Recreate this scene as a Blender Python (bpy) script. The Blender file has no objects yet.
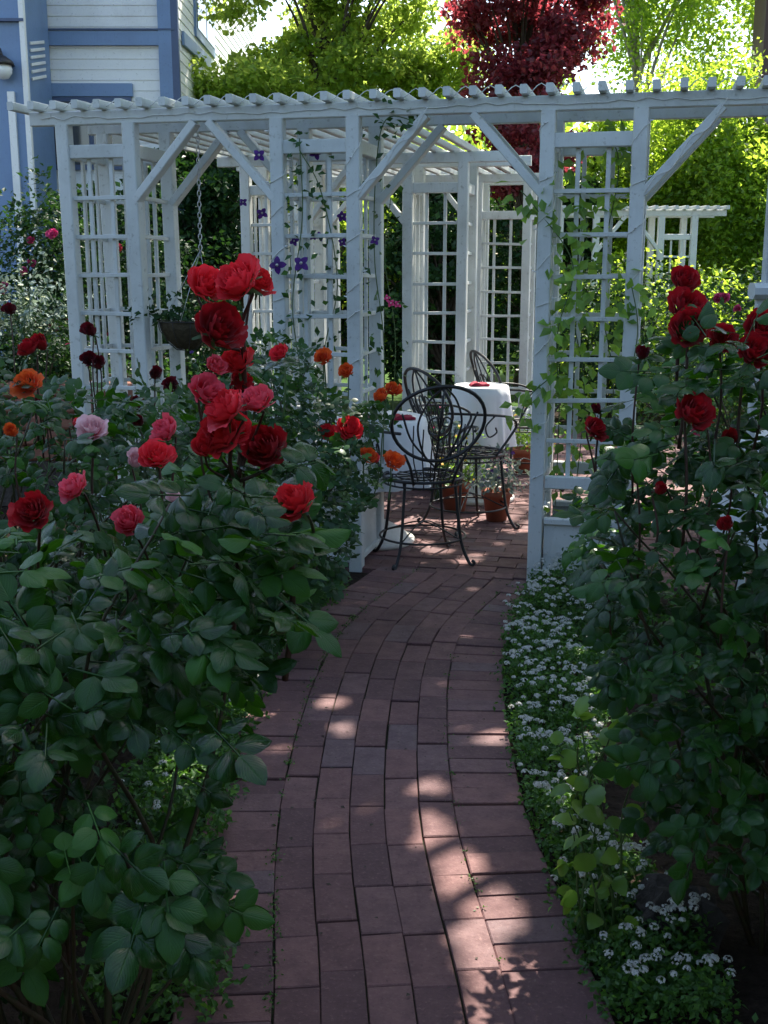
import bpy, math, random
import numpy as np
from math import radians as R, sin, cos, pi
random.seed(7); rng = np.random.default_rng(11)
sc = bpy.context.scene
col = sc.collection

# ------------------------------------------------------------------ camera
F = 1150.0; PITCH = R(12.26); H = 1.5
cam = bpy.data.cameras.new('camera'); camo = bpy.data.objects.new('camera', cam); col.objects.link(camo)
cam.sensor_fit = 'VERTICAL'; cam.sensor_height = 24; cam.lens = F/1024*24
cam.clip_start = 0.05; cam.clip_end = 500
camo.location = (0, 0, H); camo.rotation_euler = (pi/2-PITCH, 0, 0)
sc.camera = camo

def ray(px, py):
    u = (px-384)/F; w = (512-py)/F
    return np.array([u, cos(PITCH)+w*sin(PITCH), -sin(PITCH)+w*cos(PITCH)])
def at(px, py, Y):
    r = ray(px, py); return np.array([0, 0, H]) + r*(Y/r[1])
def gr(px, py, z=0.0):
    r = ray(px, py); return np.array([0, 0, H]) + r*((z-H)/r[2])

# ------------------------------------------------------------------ tagging
def tag(o, label=None, cat=None, group=None, kind=None):
    if label: o['label'] = label
    if cat: o['category'] = cat
    if group: o['group'] = group
    if kind: o['kind'] = kind
    return o
def thing(name, label, cat, loc=(0, 0, 0), group=None, rz=0):
    o = bpy.data.objects.new(name, None); col.objects.link(o)
    o.empty_display_size = .1
    o.location = tuple(float(v) for v in loc); o.rotation_euler = (0, 0, rz)
    return tag(o, label, cat, group)

# ------------------------------------------------------------------ mesh accumulator
class MB:
    def __init__(s): s.v = []; s.f = []; s.m = []; s.r = []; s.uv = []; s.n = 0
    def add(s, V, Fc, mat=0, rnd=0.5, uv=None):
        V = np.asarray(V, float).reshape(-1, 3); n = len(V)
        s.v.append(V); s.r.append(np.broadcast_to(np.asarray(rnd, float), (n,)).copy())
        s.uv.append(np.zeros((n, 2)) if uv is None else np.asarray(uv, float))
        if isinstance(Fc, np.ndarray): Fc = [Fc]
        for fa in Fc:
            fa = np.asarray(fa, int)
            if fa.ndim == 1: fa = fa[None, :]
            s.f.append(fa+s.n); s.m.append(np.full(len(fa), mat))
        s.n += n
    def inst(s, TV, TF, M, O, mat=0, rnd=None, uv=None):
        k = len(O)
        if k == 0: return
        n = len(TV)
        V = np.einsum('kij,nj->kni', M, TV) + O[:, None, :]
        if rnd is None: rnd = rng.random(k)
        base = (np.arange(k)*n)[:, None, None]
        Fs = [(np.asarray(t)[None]+base).reshape(-1, np.asarray(t).shape[1]) for t in (TF if isinstance(TF, list) else [TF])]
        s.add(V.reshape(-1, 3), Fs, mat, np.repeat(rnd, n), None if uv is None else np.tile(uv, (k, 1)))
    def build(s, name, mats, parent=None, smooth=False, origin=(0, 0, 0)):
        me = bpy.data.meshes.new(name)
        V = np.concatenate(s.v) - np.asarray(origin, float)
        me.vertices.add(len(V)); me.vertices.foreach_set('co', V.ravel().astype(np.float32))
        loops = np.concatenate([f.ravel() for f in s.f])
        sizes = np.concatenate([np.full(len(f), f.shape[1]) for f in s.f])
        mi = np.concatenate(s.m)
        me.loops.add(len(loops)); me.loops.foreach_set('vertex_index', loops.astype(np.int32))
        me.polygons.add(len(sizes))
        st = np.concatenate([[0], np.cumsum(sizes)[:-1]])
        me.polygons.foreach_set('loop_start', st.astype(np.int32))
        me.polygons.foreach_set('material_index', mi.astype(np.int32))
        me.polygons.foreach_set('use_smooth', np.full(len(sizes), bool(smooth)))
        a = me.attributes.new('rnd', 'FLOAT', 'POINT'); a.data.foreach_set('value', np.concatenate(s.r).astype(np.float32))
        uvl = me.uv_layers.new(name='UVMap'); uv = np.concatenate(s.uv)[loops]
        uvl.data.foreach_set('uv', uv.ravel().astype(np.float32))
        for m in (mats if isinstance(mats, (list, tuple)) else [mats]): me.materials.append(m)
        me.update(calc_edges=True); me.validate()
        o = bpy.data.objects.new(name, me); col.objects.link(o)
        if parent is not None: o.parent = parent
        return o
def nrm(v): v = np.asarray(v, float); return v/ (np.linalg.norm(v)+1e-12)
def frame(d, up=(0, 0, 1)):
    d = nrm(d); up = np.asarray(up, float)
    x = np.cross(up, d)
    if np.linalg.norm(x) < 1e-4: x = np.cross((1, 0, 0), d)
    x = nrm(x); y = np.cross(d, x); return x, y, d

def beam(mb, p0, p1, w, h, up=(0, 0, 1), c=.004, mat=0, rnd=None):
    """chamfered bar; w across (x), h along 'up'"""
    p0 = np.asarray(p0, float); p1 = np.asarray(p1, float)
    x, y, d = frame(p1-p0, up)
    a, b = w/2, h/2; c = min(c, a*.6, b*.6)
    pr = [(-a+c, -b), (a-c, -b), (a, -b+c), (a, b-c), (a-c, b), (-a+c, b), (-a, b-c), (-a, -b+c)]
    V = [p0+x*u+y*v for u, v in pr]+[p1+x*u+y*v for u, v in pr]
    Q = np.array([[i, (i+1) % 8, 8+(i+1) % 8, 8+i] for i in range(8)])
    mb.add(V, [Q, np.array([[7, 6, 5, 4, 3, 2, 1, 0]]), np.array([[8, 9, 10, 11, 12, 13, 14, 15]])], mat, random.random() if rnd is None else rnd)
def box(mb, lo, hi, mat=0, c=.003, rnd=None):
    lo = np.asarray(lo, float); hi = np.asarray(hi, float)
    beam(mb, ((lo[0]+hi[0])/2, lo[1], (lo[2]+hi[2])/2), ((lo[0]+hi[0])/2, hi[1], (lo[2]+hi[2])/2), hi[0]-lo[0], hi[2]-lo[2], (0, 0, 1), c, mat, rnd)
def tube(mb, pts, rad, k=6, mat=0, rnd=.5, closed=False):
    P = np.asarray(pts, float); n = len(P)
    rad = np.broadcast_to(np.asarray(rad, float), (n,))
    T = np.roll(P, -1, 0)-np.roll(P, 1, 0) if closed else np.gradient(P, axis=0)
    T /= np.linalg.norm(T, axis=1)[:, None]+1e-12
    x = np.cross(T[0], (0, 0, 1.0))
    if np.linalg.norm(x) < .1: x = np.cross(T[0], (1.0, 0, 0))
    x = nrm(x); ang = np.arange(k)*2*pi/k; V = []
    for i in range(n):
        x = x-T[i]*np.dot(x, T[i]); x = nrm(x); y = np.cross(T[i], x)
        V.append(P[i]+rad[i]*(np.cos(ang)[:, None]*x+np.sin(ang)[:, None]*y))
    V = np.concatenate(V); Q = []
    for i in range(n if closed else n-1):
        j = (i+1) % n
        for a in range(k):
            b = (a+1) % k; Q.append([i*k+a, i*k+b, j*k+b, j*k+a])
    Fs = [np.array(Q)]
    if not closed: Fs += [np.array([list(range(k))[::-1]]), np.array([[(n-1)*k+a for a in range(k)]])]
    mb.add(V, Fs, mat, rnd)
def lathe(mb, prof, c=(0, 0, 0), k=24, mat=0, rnd=.5, wob=None):
    c = np.asarray(c, float); V = []
    for r, z in prof:
        for a in range(k):
            t = a*2*pi/k; rr = r*(1+(wob(t, z) if wob else 0)); V.append(c+np.array([rr*cos(t), rr*sin(t), z]))
    Q = [[i*k+a, i*k+(a+1) % k, (i+1)*k+(a+1) % k, (i+1)*k+a] for i in range(len(prof)-1) for a in range(k)]
    mb.add(V, np.array(Q), mat, rnd)
def spline(P, n=8, closed=False):
    P = [np.asarray(p, float) for p in P]
    if not closed: Q = [2*P[0]-P[1]]+P+[2*P[-1]-P[-2]]; m = len(P)-1
    else: Q = [P[-1]]+P+P[:2]; m = len(P)
    out = []
    for i in range(m):
        a, b, c, d = Q[i:i+4]
        for t in np.arange(n)/n: out.append(.5*((2*b)+(-a+c)*t+(2*a-5*b+4*c-d)*t*t+(-a+3*b-3*c+d)*t**3))
    if not closed: out.append(P[-1])
    return np.array(out)

# ------------------------------------------------------------------ materials
class NT:
    def __init__(s, name):
        s.m = bpy.data.materials.new(name); s.m.use_nodes = True; s.t = s.m.node_tree
        s.t.nodes.clear(); s.out = s.n('ShaderNodeOutputMaterial')
    def n(s, t, **kw):
        o = s.t.nodes.new(t)
        for k, v in kw.items(): setattr(o, k, v)
        return o
    def l(s, a, b): s.t.links.new(a, b)
    def noise(s, scale, detail=4, rough=.6, vec=None):
        o = s.n('ShaderNodeTexNoise'); o.inputs['Scale'].default_value = scale; o.inputs['Detail'].default_value = detail
        o.inputs['Roughness'].default_value = rough
        if vec is not None: s.l(vec, o.inputs['Vector'])
        return o
    def ramp(s, fac, stops):
        o = s.n('ShaderNodeValToRGB'); e = o.color_ramp.elements
        while len(e) < len(stops): e.new(.5)
        for el, (p, c) in zip(e, stops):
            el.position = p; el.color = (*c, 1) if len(c) == 3 else c
        s.l(fac, o.inputs['Fac']); return o
    def mix(s, fac, a, b, mode='MIX'):
        o = s.n('ShaderNodeMix', data_type='RGBA', blend_type=mode)
        if isinstance(fac, float): o.inputs[0].default_value = fac
        else: s.l(fac, o.inputs[0])
        for i, v in ((6, a), (7, b)):
            if isinstance(v, tuple): o.inputs[i].default_value = (*v, 1)
            else: s.l(v, o.inputs[i])
        return o.outputs[2]
    def pos(s): return s.n('ShaderNodeNewGeometry').outputs['Position']
    def rnd(s): return s.n('ShaderNodeAttribute', attribute_name='rnd').outputs['Fac']
    def bsdf(s, color, rough=.5, spec=.5, bump=None, bs=.3, bd=.01):
        b = s.n('ShaderNodeBsdfPrincipled')
        if isinstance(color, tuple): b.inputs['Base Color'].default_value = (*color, 1)
        else: s.l(color, b.inputs['Base Color'])
        if isinstance(rough, float): b.inputs['Roughness'].default_value = rough
        else: s.l(rough, b.inputs['Roughness'])
        b.inputs['Specular IOR Level'].default_value = spec
        if bump is not None:
            bp = s.n('ShaderNodeBump'); bp.inputs['Strength'].default_value = bs; bp.inputs['Distance'].default_value = bd
            s.l(bump, bp.inputs['Height']); s.l(bp.outputs[0], b.inputs['Normal'])
        return b
    def done(s, sh): s.l(sh.outputs[0] if hasattr(sh, 'outputs') else sh, s.out.inputs['Surface']); return s.m

def mat_paint(name, c1, c2, dirt=(.25, .24, .2), amt=.5, rough=.5):
    t = NT(name); p = t.pos()
    big = t.noise(2.5, 5, .65, p)
    mp = t.n('ShaderNodeMapping'); mp.inputs['Scale'].default_value = (60, 60, 6); t.l(p, mp.inputs['Vector'])
    gr_ = t.noise(1.0, 4, .6, mp.outputs[0])
    c = t.mix(t.rnd(), c1, c2)
    st = t.ramp(big.outputs['Fac'], [(.48, (0, 0, 0)), (.75, (amt, amt, amt))])
    c = t.mix(st.outputs[0], c, dirt)
    fine = t.noise(38, 3, .7, p)
    st2 = t.ramp(fine.outputs['Fac'], [(.60, (0, 0, 0)), (.72, (.6, .6, .6))])
    c = t.mix(st2.outputs[0], c, dirt)
    return t.done(t.bsdf(c, rough, .4, gr_.outputs['Fac'], .6, .005))
M = {}
M['white'] = mat_paint('white_paint', (.62, .64, .61), (.54, .57, .55), (.27, .27, .23), .5, .5)
M['white_siding'] = mat_paint('white_siding', (.78, .78, .75), (.74, .74, .72), (.4, .39, .36), .3)
M['blue'] = mat_paint('blue_trim', (.17, .26, .42), (.15, .235, .38), (.1, .13, .2), .3)
M['dark_blue'] = mat_paint('dark_blue_trim', (.06, .09, .17), (.07, .1, .18), (.05, .06, .1), .3)
M['brown'] = mat_paint('brown_board', (.10, .05, .035), (.08, .04, .03), (.03, .02, .02), .4)

def mat_leaf(name, c_dark, c_light, trans=.3, rough=.38, veins=False, tcol=None, spec=.5):
    t = NT(name); r = t.rnd()
    fr = tuple(min(1, v*m_) for v, m_ in zip(c_light, (2.6, 2.1, 1.1)))
    c = t.ramp(r, [(0, tuple(v*.7 for v in c_dark)), (.6, tuple((a+b)/2 for a, b in zip(c_dark, c_light))), (.86, c_light), (.97, fr)]).outputs[0]
    p = t.pos(); nz = t.noise(9 if not veins else 40, 3, .6, p)
    c = t.mix(t.ramp(nz.outputs['Fac'], [(.35, (0, 0, 0)), (.75, (.45, .45, .45))]).outputs[0], c, tuple(min(1, v*1.7) for v in c_light))
    bump = None
    if veins:
        uv = t.n('ShaderNodeUVMap').outputs[0]
        sp = t.n('ShaderNodeSeparateXYZ'); t.l(uv, sp.inputs[0])
        ax = t.n('ShaderNodeMath', operation='ABSOLUTE'); t.l(sp.outputs[0], ax.inputs[0])
        a2 = t.n('ShaderNodeMath', operation='MULTIPLY_ADD'); t.l(ax.outputs[0], a2.inputs[0]); a2.inputs[1].default_value = -.55; t.l(sp.outputs[1], a2.inputs[2])
        w = t.n('ShaderNodeMath', operation='MULTIPLY'); t.l(a2.outputs[0], w.inputs[0]); w.inputs[1].default_value = 52
        sn = t.n('ShaderNodeMath', operation='SINE'); t.l(w.outputs[0], sn.inputs[0])
        pw = t.ramp(sn.outputs[0], [(.55, (0, 0, 0)), (1, (.8, .8, .8))])
        mid = t.ramp(ax.outputs[0], [(0, (1, 1, 1)), (.07, (0, 0, 0))])
        vv = t.mix(1.0, pw.outputs[0], mid.outputs[0], 'ADD')
        c = t.mix(t.mix(1.0, vv, (.22, .22, .22), 'MULTIPLY'), c, tuple(min(1, v*2.2+.01) for v in c_light))
        bump = t.mix(1.0, (1.0, 1.0, 1.0), vv, 'SUBTRACT')
    geo = t.n('ShaderNodeNewGeometry')
    c_under = t.mix(.45, c, tuple(min(1, v*1.4+.006) for v in c_light))
    c2 = t.mix(geo.outputs['Backfacing'], c, c_under) if veins else c
    rn = t.n('ShaderNodeMath', operation='MULTIPLY_ADD'); t.l(nz.outputs['Fac'], rn.inputs[0]); rn.inputs[1].default_value = .35; t.l(t.ramp(r, [(0, (rough-.22,)*3), (1, (rough+.04,)*3)]).outputs[0], rn.inputs[2])
    b = t.bsdf(c2, rn.outputs[0], spec, bump, .4, .002) if veins else t.bsdf(c2, rough, spec)
    tr = t.n('ShaderNodeBsdfTranslucent')
    tc = tcol or (c_light[0]*3.0+.02, c_light[1]*3.0+.03, c_light[2]*1.3)
    tcn = t.mix(t.rnd(), tuple(v*.75 for v in tc), tc); t.l(tcn, tr.inputs[0])
    mx = t.n('ShaderNodeMixShader'); mx.inputs[0].default_value = trans
    t.l(b.outputs[0], mx.inputs[1]); t.l(tr.outputs[0], mx.inputs[2])
    return t.done(mx)
M['rose_leaf'] = mat_leaf('rose_leaf', (.004, .027, .004), (.014, .062, .008), .2, .25, True, (.10, .34, .01), .36)
M['rose_leaf_far'] = mat_leaf('rose_leaf_small', (.010, .036, .014), (.028, .075, .022), .22, .4, False, (.11, .28, .03), .25)
M['fresh_leaf'] = mat_leaf('fresh_leaf', (.06, .15, .03), (.12, .24, .04), .4, .42, False, (.35, .6, .06))
M['vine_leaf'] = mat_leaf('vine_leaf', (.05, .14, .03), (.10, .22, .04), .45, .4, False, (.4, .65, .08))
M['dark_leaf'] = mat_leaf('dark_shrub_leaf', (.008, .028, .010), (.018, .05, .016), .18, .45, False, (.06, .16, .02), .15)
M['cover_leaf'] = mat_leaf('ground_cover_leaf', (.022, .078, .012), (.055, .14, .02), .3, .5, False, (.13, .32, .03))
M['maple_leaf'] = mat_leaf('yellow_green_leaf', (.07, .16, .02), (.12, .22, .025), .6, .45, False, (.56, .72, .12))
M['birch_leaf'] = mat_leaf('birch_leaf', (.05, .12, .02), (.10, .19, .03), .58, .4, False, (.58, .80, .07))
M['plum_leaf'] = mat_leaf('purple_leaf', (.06, .012, .02), (.14, .03, .045), .55, .38, False, (.46, .07, .09))
M['silver_leaf'] = mat_leaf('silver_leaf', (.10, .15, .14), (.22, .28, .25), .2, .6, False, (.3, .4, .3), .2)
M['grass_blade'] = mat_leaf('grass_blade', (.04, .12, .02), (.09, .2, .03), .35, .45, False, (.3, .55, .06))

def mat_petal(name, base, edge, tip=.5, rough=.5, trans=.36):
    t = NT(name); uv = t.n('ShaderNodeUVMap').outputs[0]
    sp = t.n('ShaderNodeSeparateXYZ'); t.l(uv, sp.inputs[0])
    nz = t.noise(55, 3, .6, t.pos())
    ad = t.n('ShaderNodeMath', operation='MULTIPLY_ADD'); t.l(nz.outputs['Fac'], ad.inputs[0]); ad.inputs[1].default_value = .75; t.l(sp.outputs[1], ad.inputs[2])
    g = t.ramp(ad.outputs[0], [(tip+.28, (0, 0, 0)), (min(1.0, tip+.5), (1, 1, 1))])
    c = t.mix(g.outputs[0], base, edge)
    c = t.mix(t.mix(1.0, t.rnd(), (.4, .4, .4), 'MULTIPLY'), c, tuple(v*.55 for v in base))
    mp = t.n('ShaderNodeMapping'); mp.inputs['Scale'].default_value = (26, 2, 1); t.l(uv, mp.inputs['Vector'])
    vn = t.noise(1.0, 3, .6, mp.outputs[0])
    b = t.bsdf(c, rough, .35, vn.outputs['Fac'], .35, .002)
    b.inputs['Sheen Weight'].default_value = .08
    tr = t.n('ShaderNodeBsdfTranslucent'); t.l(c, tr.inputs[0])
    mx = t.n('ShaderNodeMixShader'); mx.inputs[0].default_value = trans
    t.l(b.outputs[0], mx.inputs[1]); t.l(tr.outputs[0], mx.inputs[2]); return t.done(mx)
P = {
 'dark':   mat_petal('dark_red_petal', (.34, .005, .010), (.48, .010, .018)),
 'red':    mat_petal('red_petal', (.66, .008, .012), (.80, .03, .04)),
 'coral':  mat_petal('coral_red_petal', (.82, .008, .018), (.95, .05, .075), .52),
 'pink':   mat_petal('rose_pink_petal', (.85, .012, .04), (.95, .15, .22), .5),
 'pale':   mat_petal('pale_pink_petal', (.80, .12, .2), (.93, .66, .68), .35),
 'orange': mat_petal('orange_petal', (.85, .085, .01), (.9, .16, .03), .5),
 'maroon': mat_petal('maroon_petal', (.09, .002, .008), (.15, .004, .012)),
 'purple': mat_petal('purple_petal', (.065, .012, .17), (.10, .02, .24)),
 'magenta': mat_petal('magenta_petal', (.65, .03, .2), (.8, .12, .32)),
 'white':  mat_petal('white_petal', (.75, .75, .7), (.85, .85, .82)),
 'yellow': mat_petal('yellow_petal', (.8, .45, .02), (.85, .5, .04)),
}
def mat_simple(name, c1, c2, rough=.6, sc_=20, spec=.4, bs=.3, metal=0.0, bd=.01):
    t = NT(name); nz = t.noise(sc_, 5, .65, t.pos())
    c = t.mix(t.ramp(nz.outputs['Fac'], [(.3, (0, 0, 0)), (.7, (1, 1, 1))]).outputs[0], c1, c2)
    b = t.bsdf(c, rough, spec, nz.outputs['Fac'], bs, bd); b.inputs['Metallic'].default_value = metal
    return t.done(b)
M['soil'] = mat_simple('soil', (.018, .012, .009), (.05, .035, .025), .95, 30, .1, 1.0, 0, .03)
M['stem'] = mat_simple('rose_cane', (.035, .05, .018), (.06, .03, .02), .5, 30)
M['red_stem'] = mat_simple('red_stem', (.07, .02, .018), (.05, .035, .02), .45, 30)
M['green_stem'] = mat_simple('green_stem', (.05, .10, .03), (.07, .12, .03), .5, 30)
M['bark'] = mat_simple('bark', (.05, .04, .03), (.12, .10, .08), .9, 14, .2, .8, 0, .02)
M['birch_bark'] = mat_simple('birch_bark', (.5, .48, .43), (.12, .11, .1), .8, 6, .2, .4)
M['iron'] = mat_simple('black_iron', (.012, .013, .015), (.022, .02, .02), .42, 60, .5, .2, .0, .002)
M['terracotta'] = mat_simple('terracotta', (.30, .09, .045), (.22, .07, .04), .8, 12)
M['rock'] = mat_simple('rock', (.03, .026, .024), (.085, .07, .06), .9, 9, .2, 1.0, 0, .03)
M['wallstone'] = mat_simple('wall_stone', (.16, .07, .05), (.28, .14, .10), .9, 9, .2, .8, 0, .02)
M['coir'] = mat_simple('coir', (.10, .08, .05), (.05, .04, .025), .95, 60, .1, 1.0, 0, .01)
M['wire'] = mat_simple('white_cable', (.62, .62, .58), (.7, .7, .66), .5, 5)
M['napkin'] = mat_simple('burgundy_cloth', (.25, .01, .03), (.32, .015, .04), .85, 40)
M['cloth'] = mat_simple('white_cloth', (.74, .75, .76), (.8, .8, .8), .85, 8, .2, .3, 0, .01)
M['stone_white'] = mat_simple('white_stone', (.6, .57, .5), (.72, .7, .64), .8, 10)
M['lawn'] = mat_simple('lawn_ground', (.03, .07, .015), (.06, .11, .02), .95, 8, .1, 1.0, 0, .03)
M['chain'] = mat_simple('chain_metal', (.5, .5, .5), (.6, .6, .6), .4, 30, .5, .1, .6)
def mat_glass(name, c):
    t = NT(name); b = t.bsdf(c, .08, .8); return t.done(b)
M['pane'] = mat_glass('window_pane', (.05, .055, .06)); M['globe'] = mat_glass('lamp_globe', (.75, .78, .78))
def mat_brick():
    t = NT('brick'); p = t.pos(); r = t.rnd()
    c = t.ramp(r, [(0, (.112, .056, .057)), (.35, (.15, .073, .07)), (.7, (.20, .098, .09)), (1, (.14, .09, .094))]).outputs[0]
    n1 = t.noise(14, 6, .7, p); n2 = t.noise(90, 4, .7, p)
    c = t.mix(t.ramp(n1.outputs['Fac'], [(.42, (0, 0, 0)), (.72, (.6, .6, .6))]).outputs[0], c, (.085, .05, .052))
    c = t.mix(t.ramp(n2.outputs['Fac'], [(.56, (0, 0, 0)), (.72, (.5, .5, .5))]).outputs[0], c, (.30, .18, .155))
    c = t.mix(t.ramp(n2.outputs['Fac'], [(.3, (.55, .55, .55)), (.42, (0, 0, 0))]).outputs[0], c, (.06, .03, .03))
    mx = t.n('ShaderNodeMath', operation='ADD'); t.l(n1.outputs['Fac'], mx.inputs[0]); t.l(n2.outputs['Fac'], mx.inputs[1])
    rg = t.ramp(n1.outputs['Fac'], [(.3, (.6, .6, .6)), (.7, (.9, .9, .9))])
    return t.done(t.bsdf(c, rg.outputs[0], .35, mx.outputs[0], .55, .004))
M['brick'] = mat_brick()
M['mortar'] = mat_simple('joint_sand', (.02, .018, .014), (.035, .04, .02), .95, 40, .1, .6)

# ------------------------------------------------------------------ foliage templates
def leaflet(L=1.0, W=.62, nx=4, ny=6, fold=.18, droop=.22, serr=0.0):
    V = []; UV = []
    for j in range(ny+1):
        v = j/ny
        hw = W/2*(max(0, sin(pi*v**.88))**.70 if 0 < v < 1 else 0)*(1-.12*v)
        if serr and 0 < j < ny: hw *= 1+serr*(1 if j % 2 else -1)
        for i in range(nx+1):
            u = (i/nx-.5)*2
            x = u*hw; z = (fold*.35*abs(u)-.45*abs(fold)*u*u)*hw*2 - droop*(v-.25)**2*L + (.03*sin(v*11)*abs(u)**2)*L*.6
            V.append((x, v*L, z)); UV.append((u, v))
    Q = [[j*(nx+1)+i, j*(nx+1)+i+1, (j+1)*(nx+1)+i+1, (j+1)*(nx+1)+i] for j in range(ny) for i in range(nx)]
    return np.array(V), np.array(Q), np.array(UV)
def rotz(a): c, s = cos(a), sin(a); return np.array([[c, -s, 0], [s, c, 0], [0, 0, 1.0]])
def rotx(a): c, s = cos(a), sin(a); return np.array([[1.0, 0, 0], [0, c, -s], [0, s, c]])
def roty(a): c, s = cos(a), sin(a); return np.array([[c, 0, s], [0, 1.0, 0], [-s, 0, c]])
def compound(nl=5, nx=4, ny=6, serr=0.0, seed=0, W=.66):
    rr = random.Random(seed); V = []; Q = []; U = []; n = 0
    spots = [(1.25, 0, 1.0)]+[(1.0, a, .88) for a in (-1.05, 1.05)]+([(.42, a, .72) for a in (-1.2, 1.2)] if nl >= 5 else [])
    for (y, a, s) in spots:
        v, q, u = leaflet(s, W, nx, ny, rr.uniform(.15, .95)*rr.choice((1, 1, -1)), rr.uniform(.05, .55), serr)
        Mx = rotz(-a+rr.uniform(-.2, .2))@roty(rr.uniform(-.4, .4))@rotx(rr.uniform(-.4, .2))
        v = v@Mx.T+np.array([0.06*np.sign(a), y, -.06*y*y]); V.append(v); Q.append(q+n); U.append(u); n += len(v)
    # petiole as a thin flat strip with thickness
    w = .025
    pv = [(-w, 0, 0), (w, 0, 0), (w, 1.3, -.1), (-w, 1.3, -.1), (-w, 0, -w), (w, 0, -w), (w, 1.3, -.1-w), (-w, 1.3, -.1-w)]
    V.append(np.array(pv)); Q.append(np.array([[0, 1, 2, 3], [7, 6, 5, 4], [0, 3, 7, 4], [1, 5, 6, 2]])+n); U.append(np.full((8, 2), .5))
    return np.concatenate(V), np.concatenate(Q), np.concatenate(U)
COMP = [compound(5, 4, 8, .018, s, .68+.03*(s % 3)) for s in range(7)]+[compound(3, 4, 8, .018, s, .74) for s in range(7, 12)]
COMPS = [compound(5, 2, 4, 0, s, .72) for s in range(3)]
LEAF2 = (np.array([(0, 0, 0), (-.32, .45, .08), (0, .5, -.02), (.32, .45, .08), (0, 1, -.1)]), np.array([[0, 2, 1], [0, 3, 2], [1, 2, 4], [2, 3, 4]]))
LEAFC = (np.array([(0, 0, 0), (-.36, .45, .1), (0, 1, -.1), (.36, .45, .1)]), np.array([[0, 3, 2, 1]]))
def orient(N, up=None, spread=.8):
    """k random frames: leaf normal ~ N + spread*random; heading random"""
    k = len(N); n = N+spread*rng.normal(size=(k, 3)); n /= np.linalg.norm(n, axis=1)[:, None]
    h = rng.normal(size=(k, 3)) if up is None else up+.5*rng.normal(size=(k, 3))
    h -= (h*n).sum(1)[:, None]*n; h /= np.linalg.norm(h, axis=1)[:, None]+1e-9
    x = np.cross(h, n); return np.stack([x, h, n], axis=2)
def in_poly(poly, x, y):
    c = np.zeros(len(x), bool); n = len(poly); j = n-1
    for i in range(n):
        xi, yi = poly[i]; xj, yj = poly[j]
        m = ((yi > y) != (yj > y)) & (x < (xj-xi)*(y-yi)/(yj-yi+1e-9)+xi); c ^= m; j = i
    return c
def sample_poly(poly, n, yfun, thick, zmin=.03):
    xs = [p[0] for p in poly]; ys = [p[1] for p in poly]; out = []
    while len(out) < n:
        x = rng.uniform(min(xs), max(xs), 4*n); y = rng.uniform(min(ys), max(ys), 4*n)
        k = in_poly(poly, x, y)
        for a, b in zip(x[k], y[k]):
            p = at(a, b, yfun(a, b)+rng.uniform(-.5, .5)*thick)
            if p[2] > zmin: out.append(p)
            if len(out) >= n: break
    return np.array(out)

def put_leaves(mb, pts, size, tmpl, centre, upw=.75, outw=.6, spread=.45, mat=0, rnd=None, toward=.0):
    out = pts-centre; out[:, 2] *= .3; out /= np.linalg.norm(out, axis=1)[:, None]+1e-9
    N = upw*np.array([0, 0, 1.0])+outw*out*.6+np.array([0, -toward, 0])
    head = out+np.array([0, 0, -.15])
    Ms = orient(N, head, spread); s = size*rng.uniform(.65, 1.15, len(pts))
    Ms = Ms*s[:, None, None]
    idx = rng.integers(0, len(tmpl), len(pts))
    rn = rng.random(len(pts)) if rnd is None else rnd
    for t in range(len(tmpl)):
        k = idx == t
        if k.any(): mb.inst(tmpl[t][0], tmpl[t][1], Ms[k], pts[k], mat, rn[k], tmpl[t][2] if len(tmpl[t]) > 2 else None)

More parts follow.
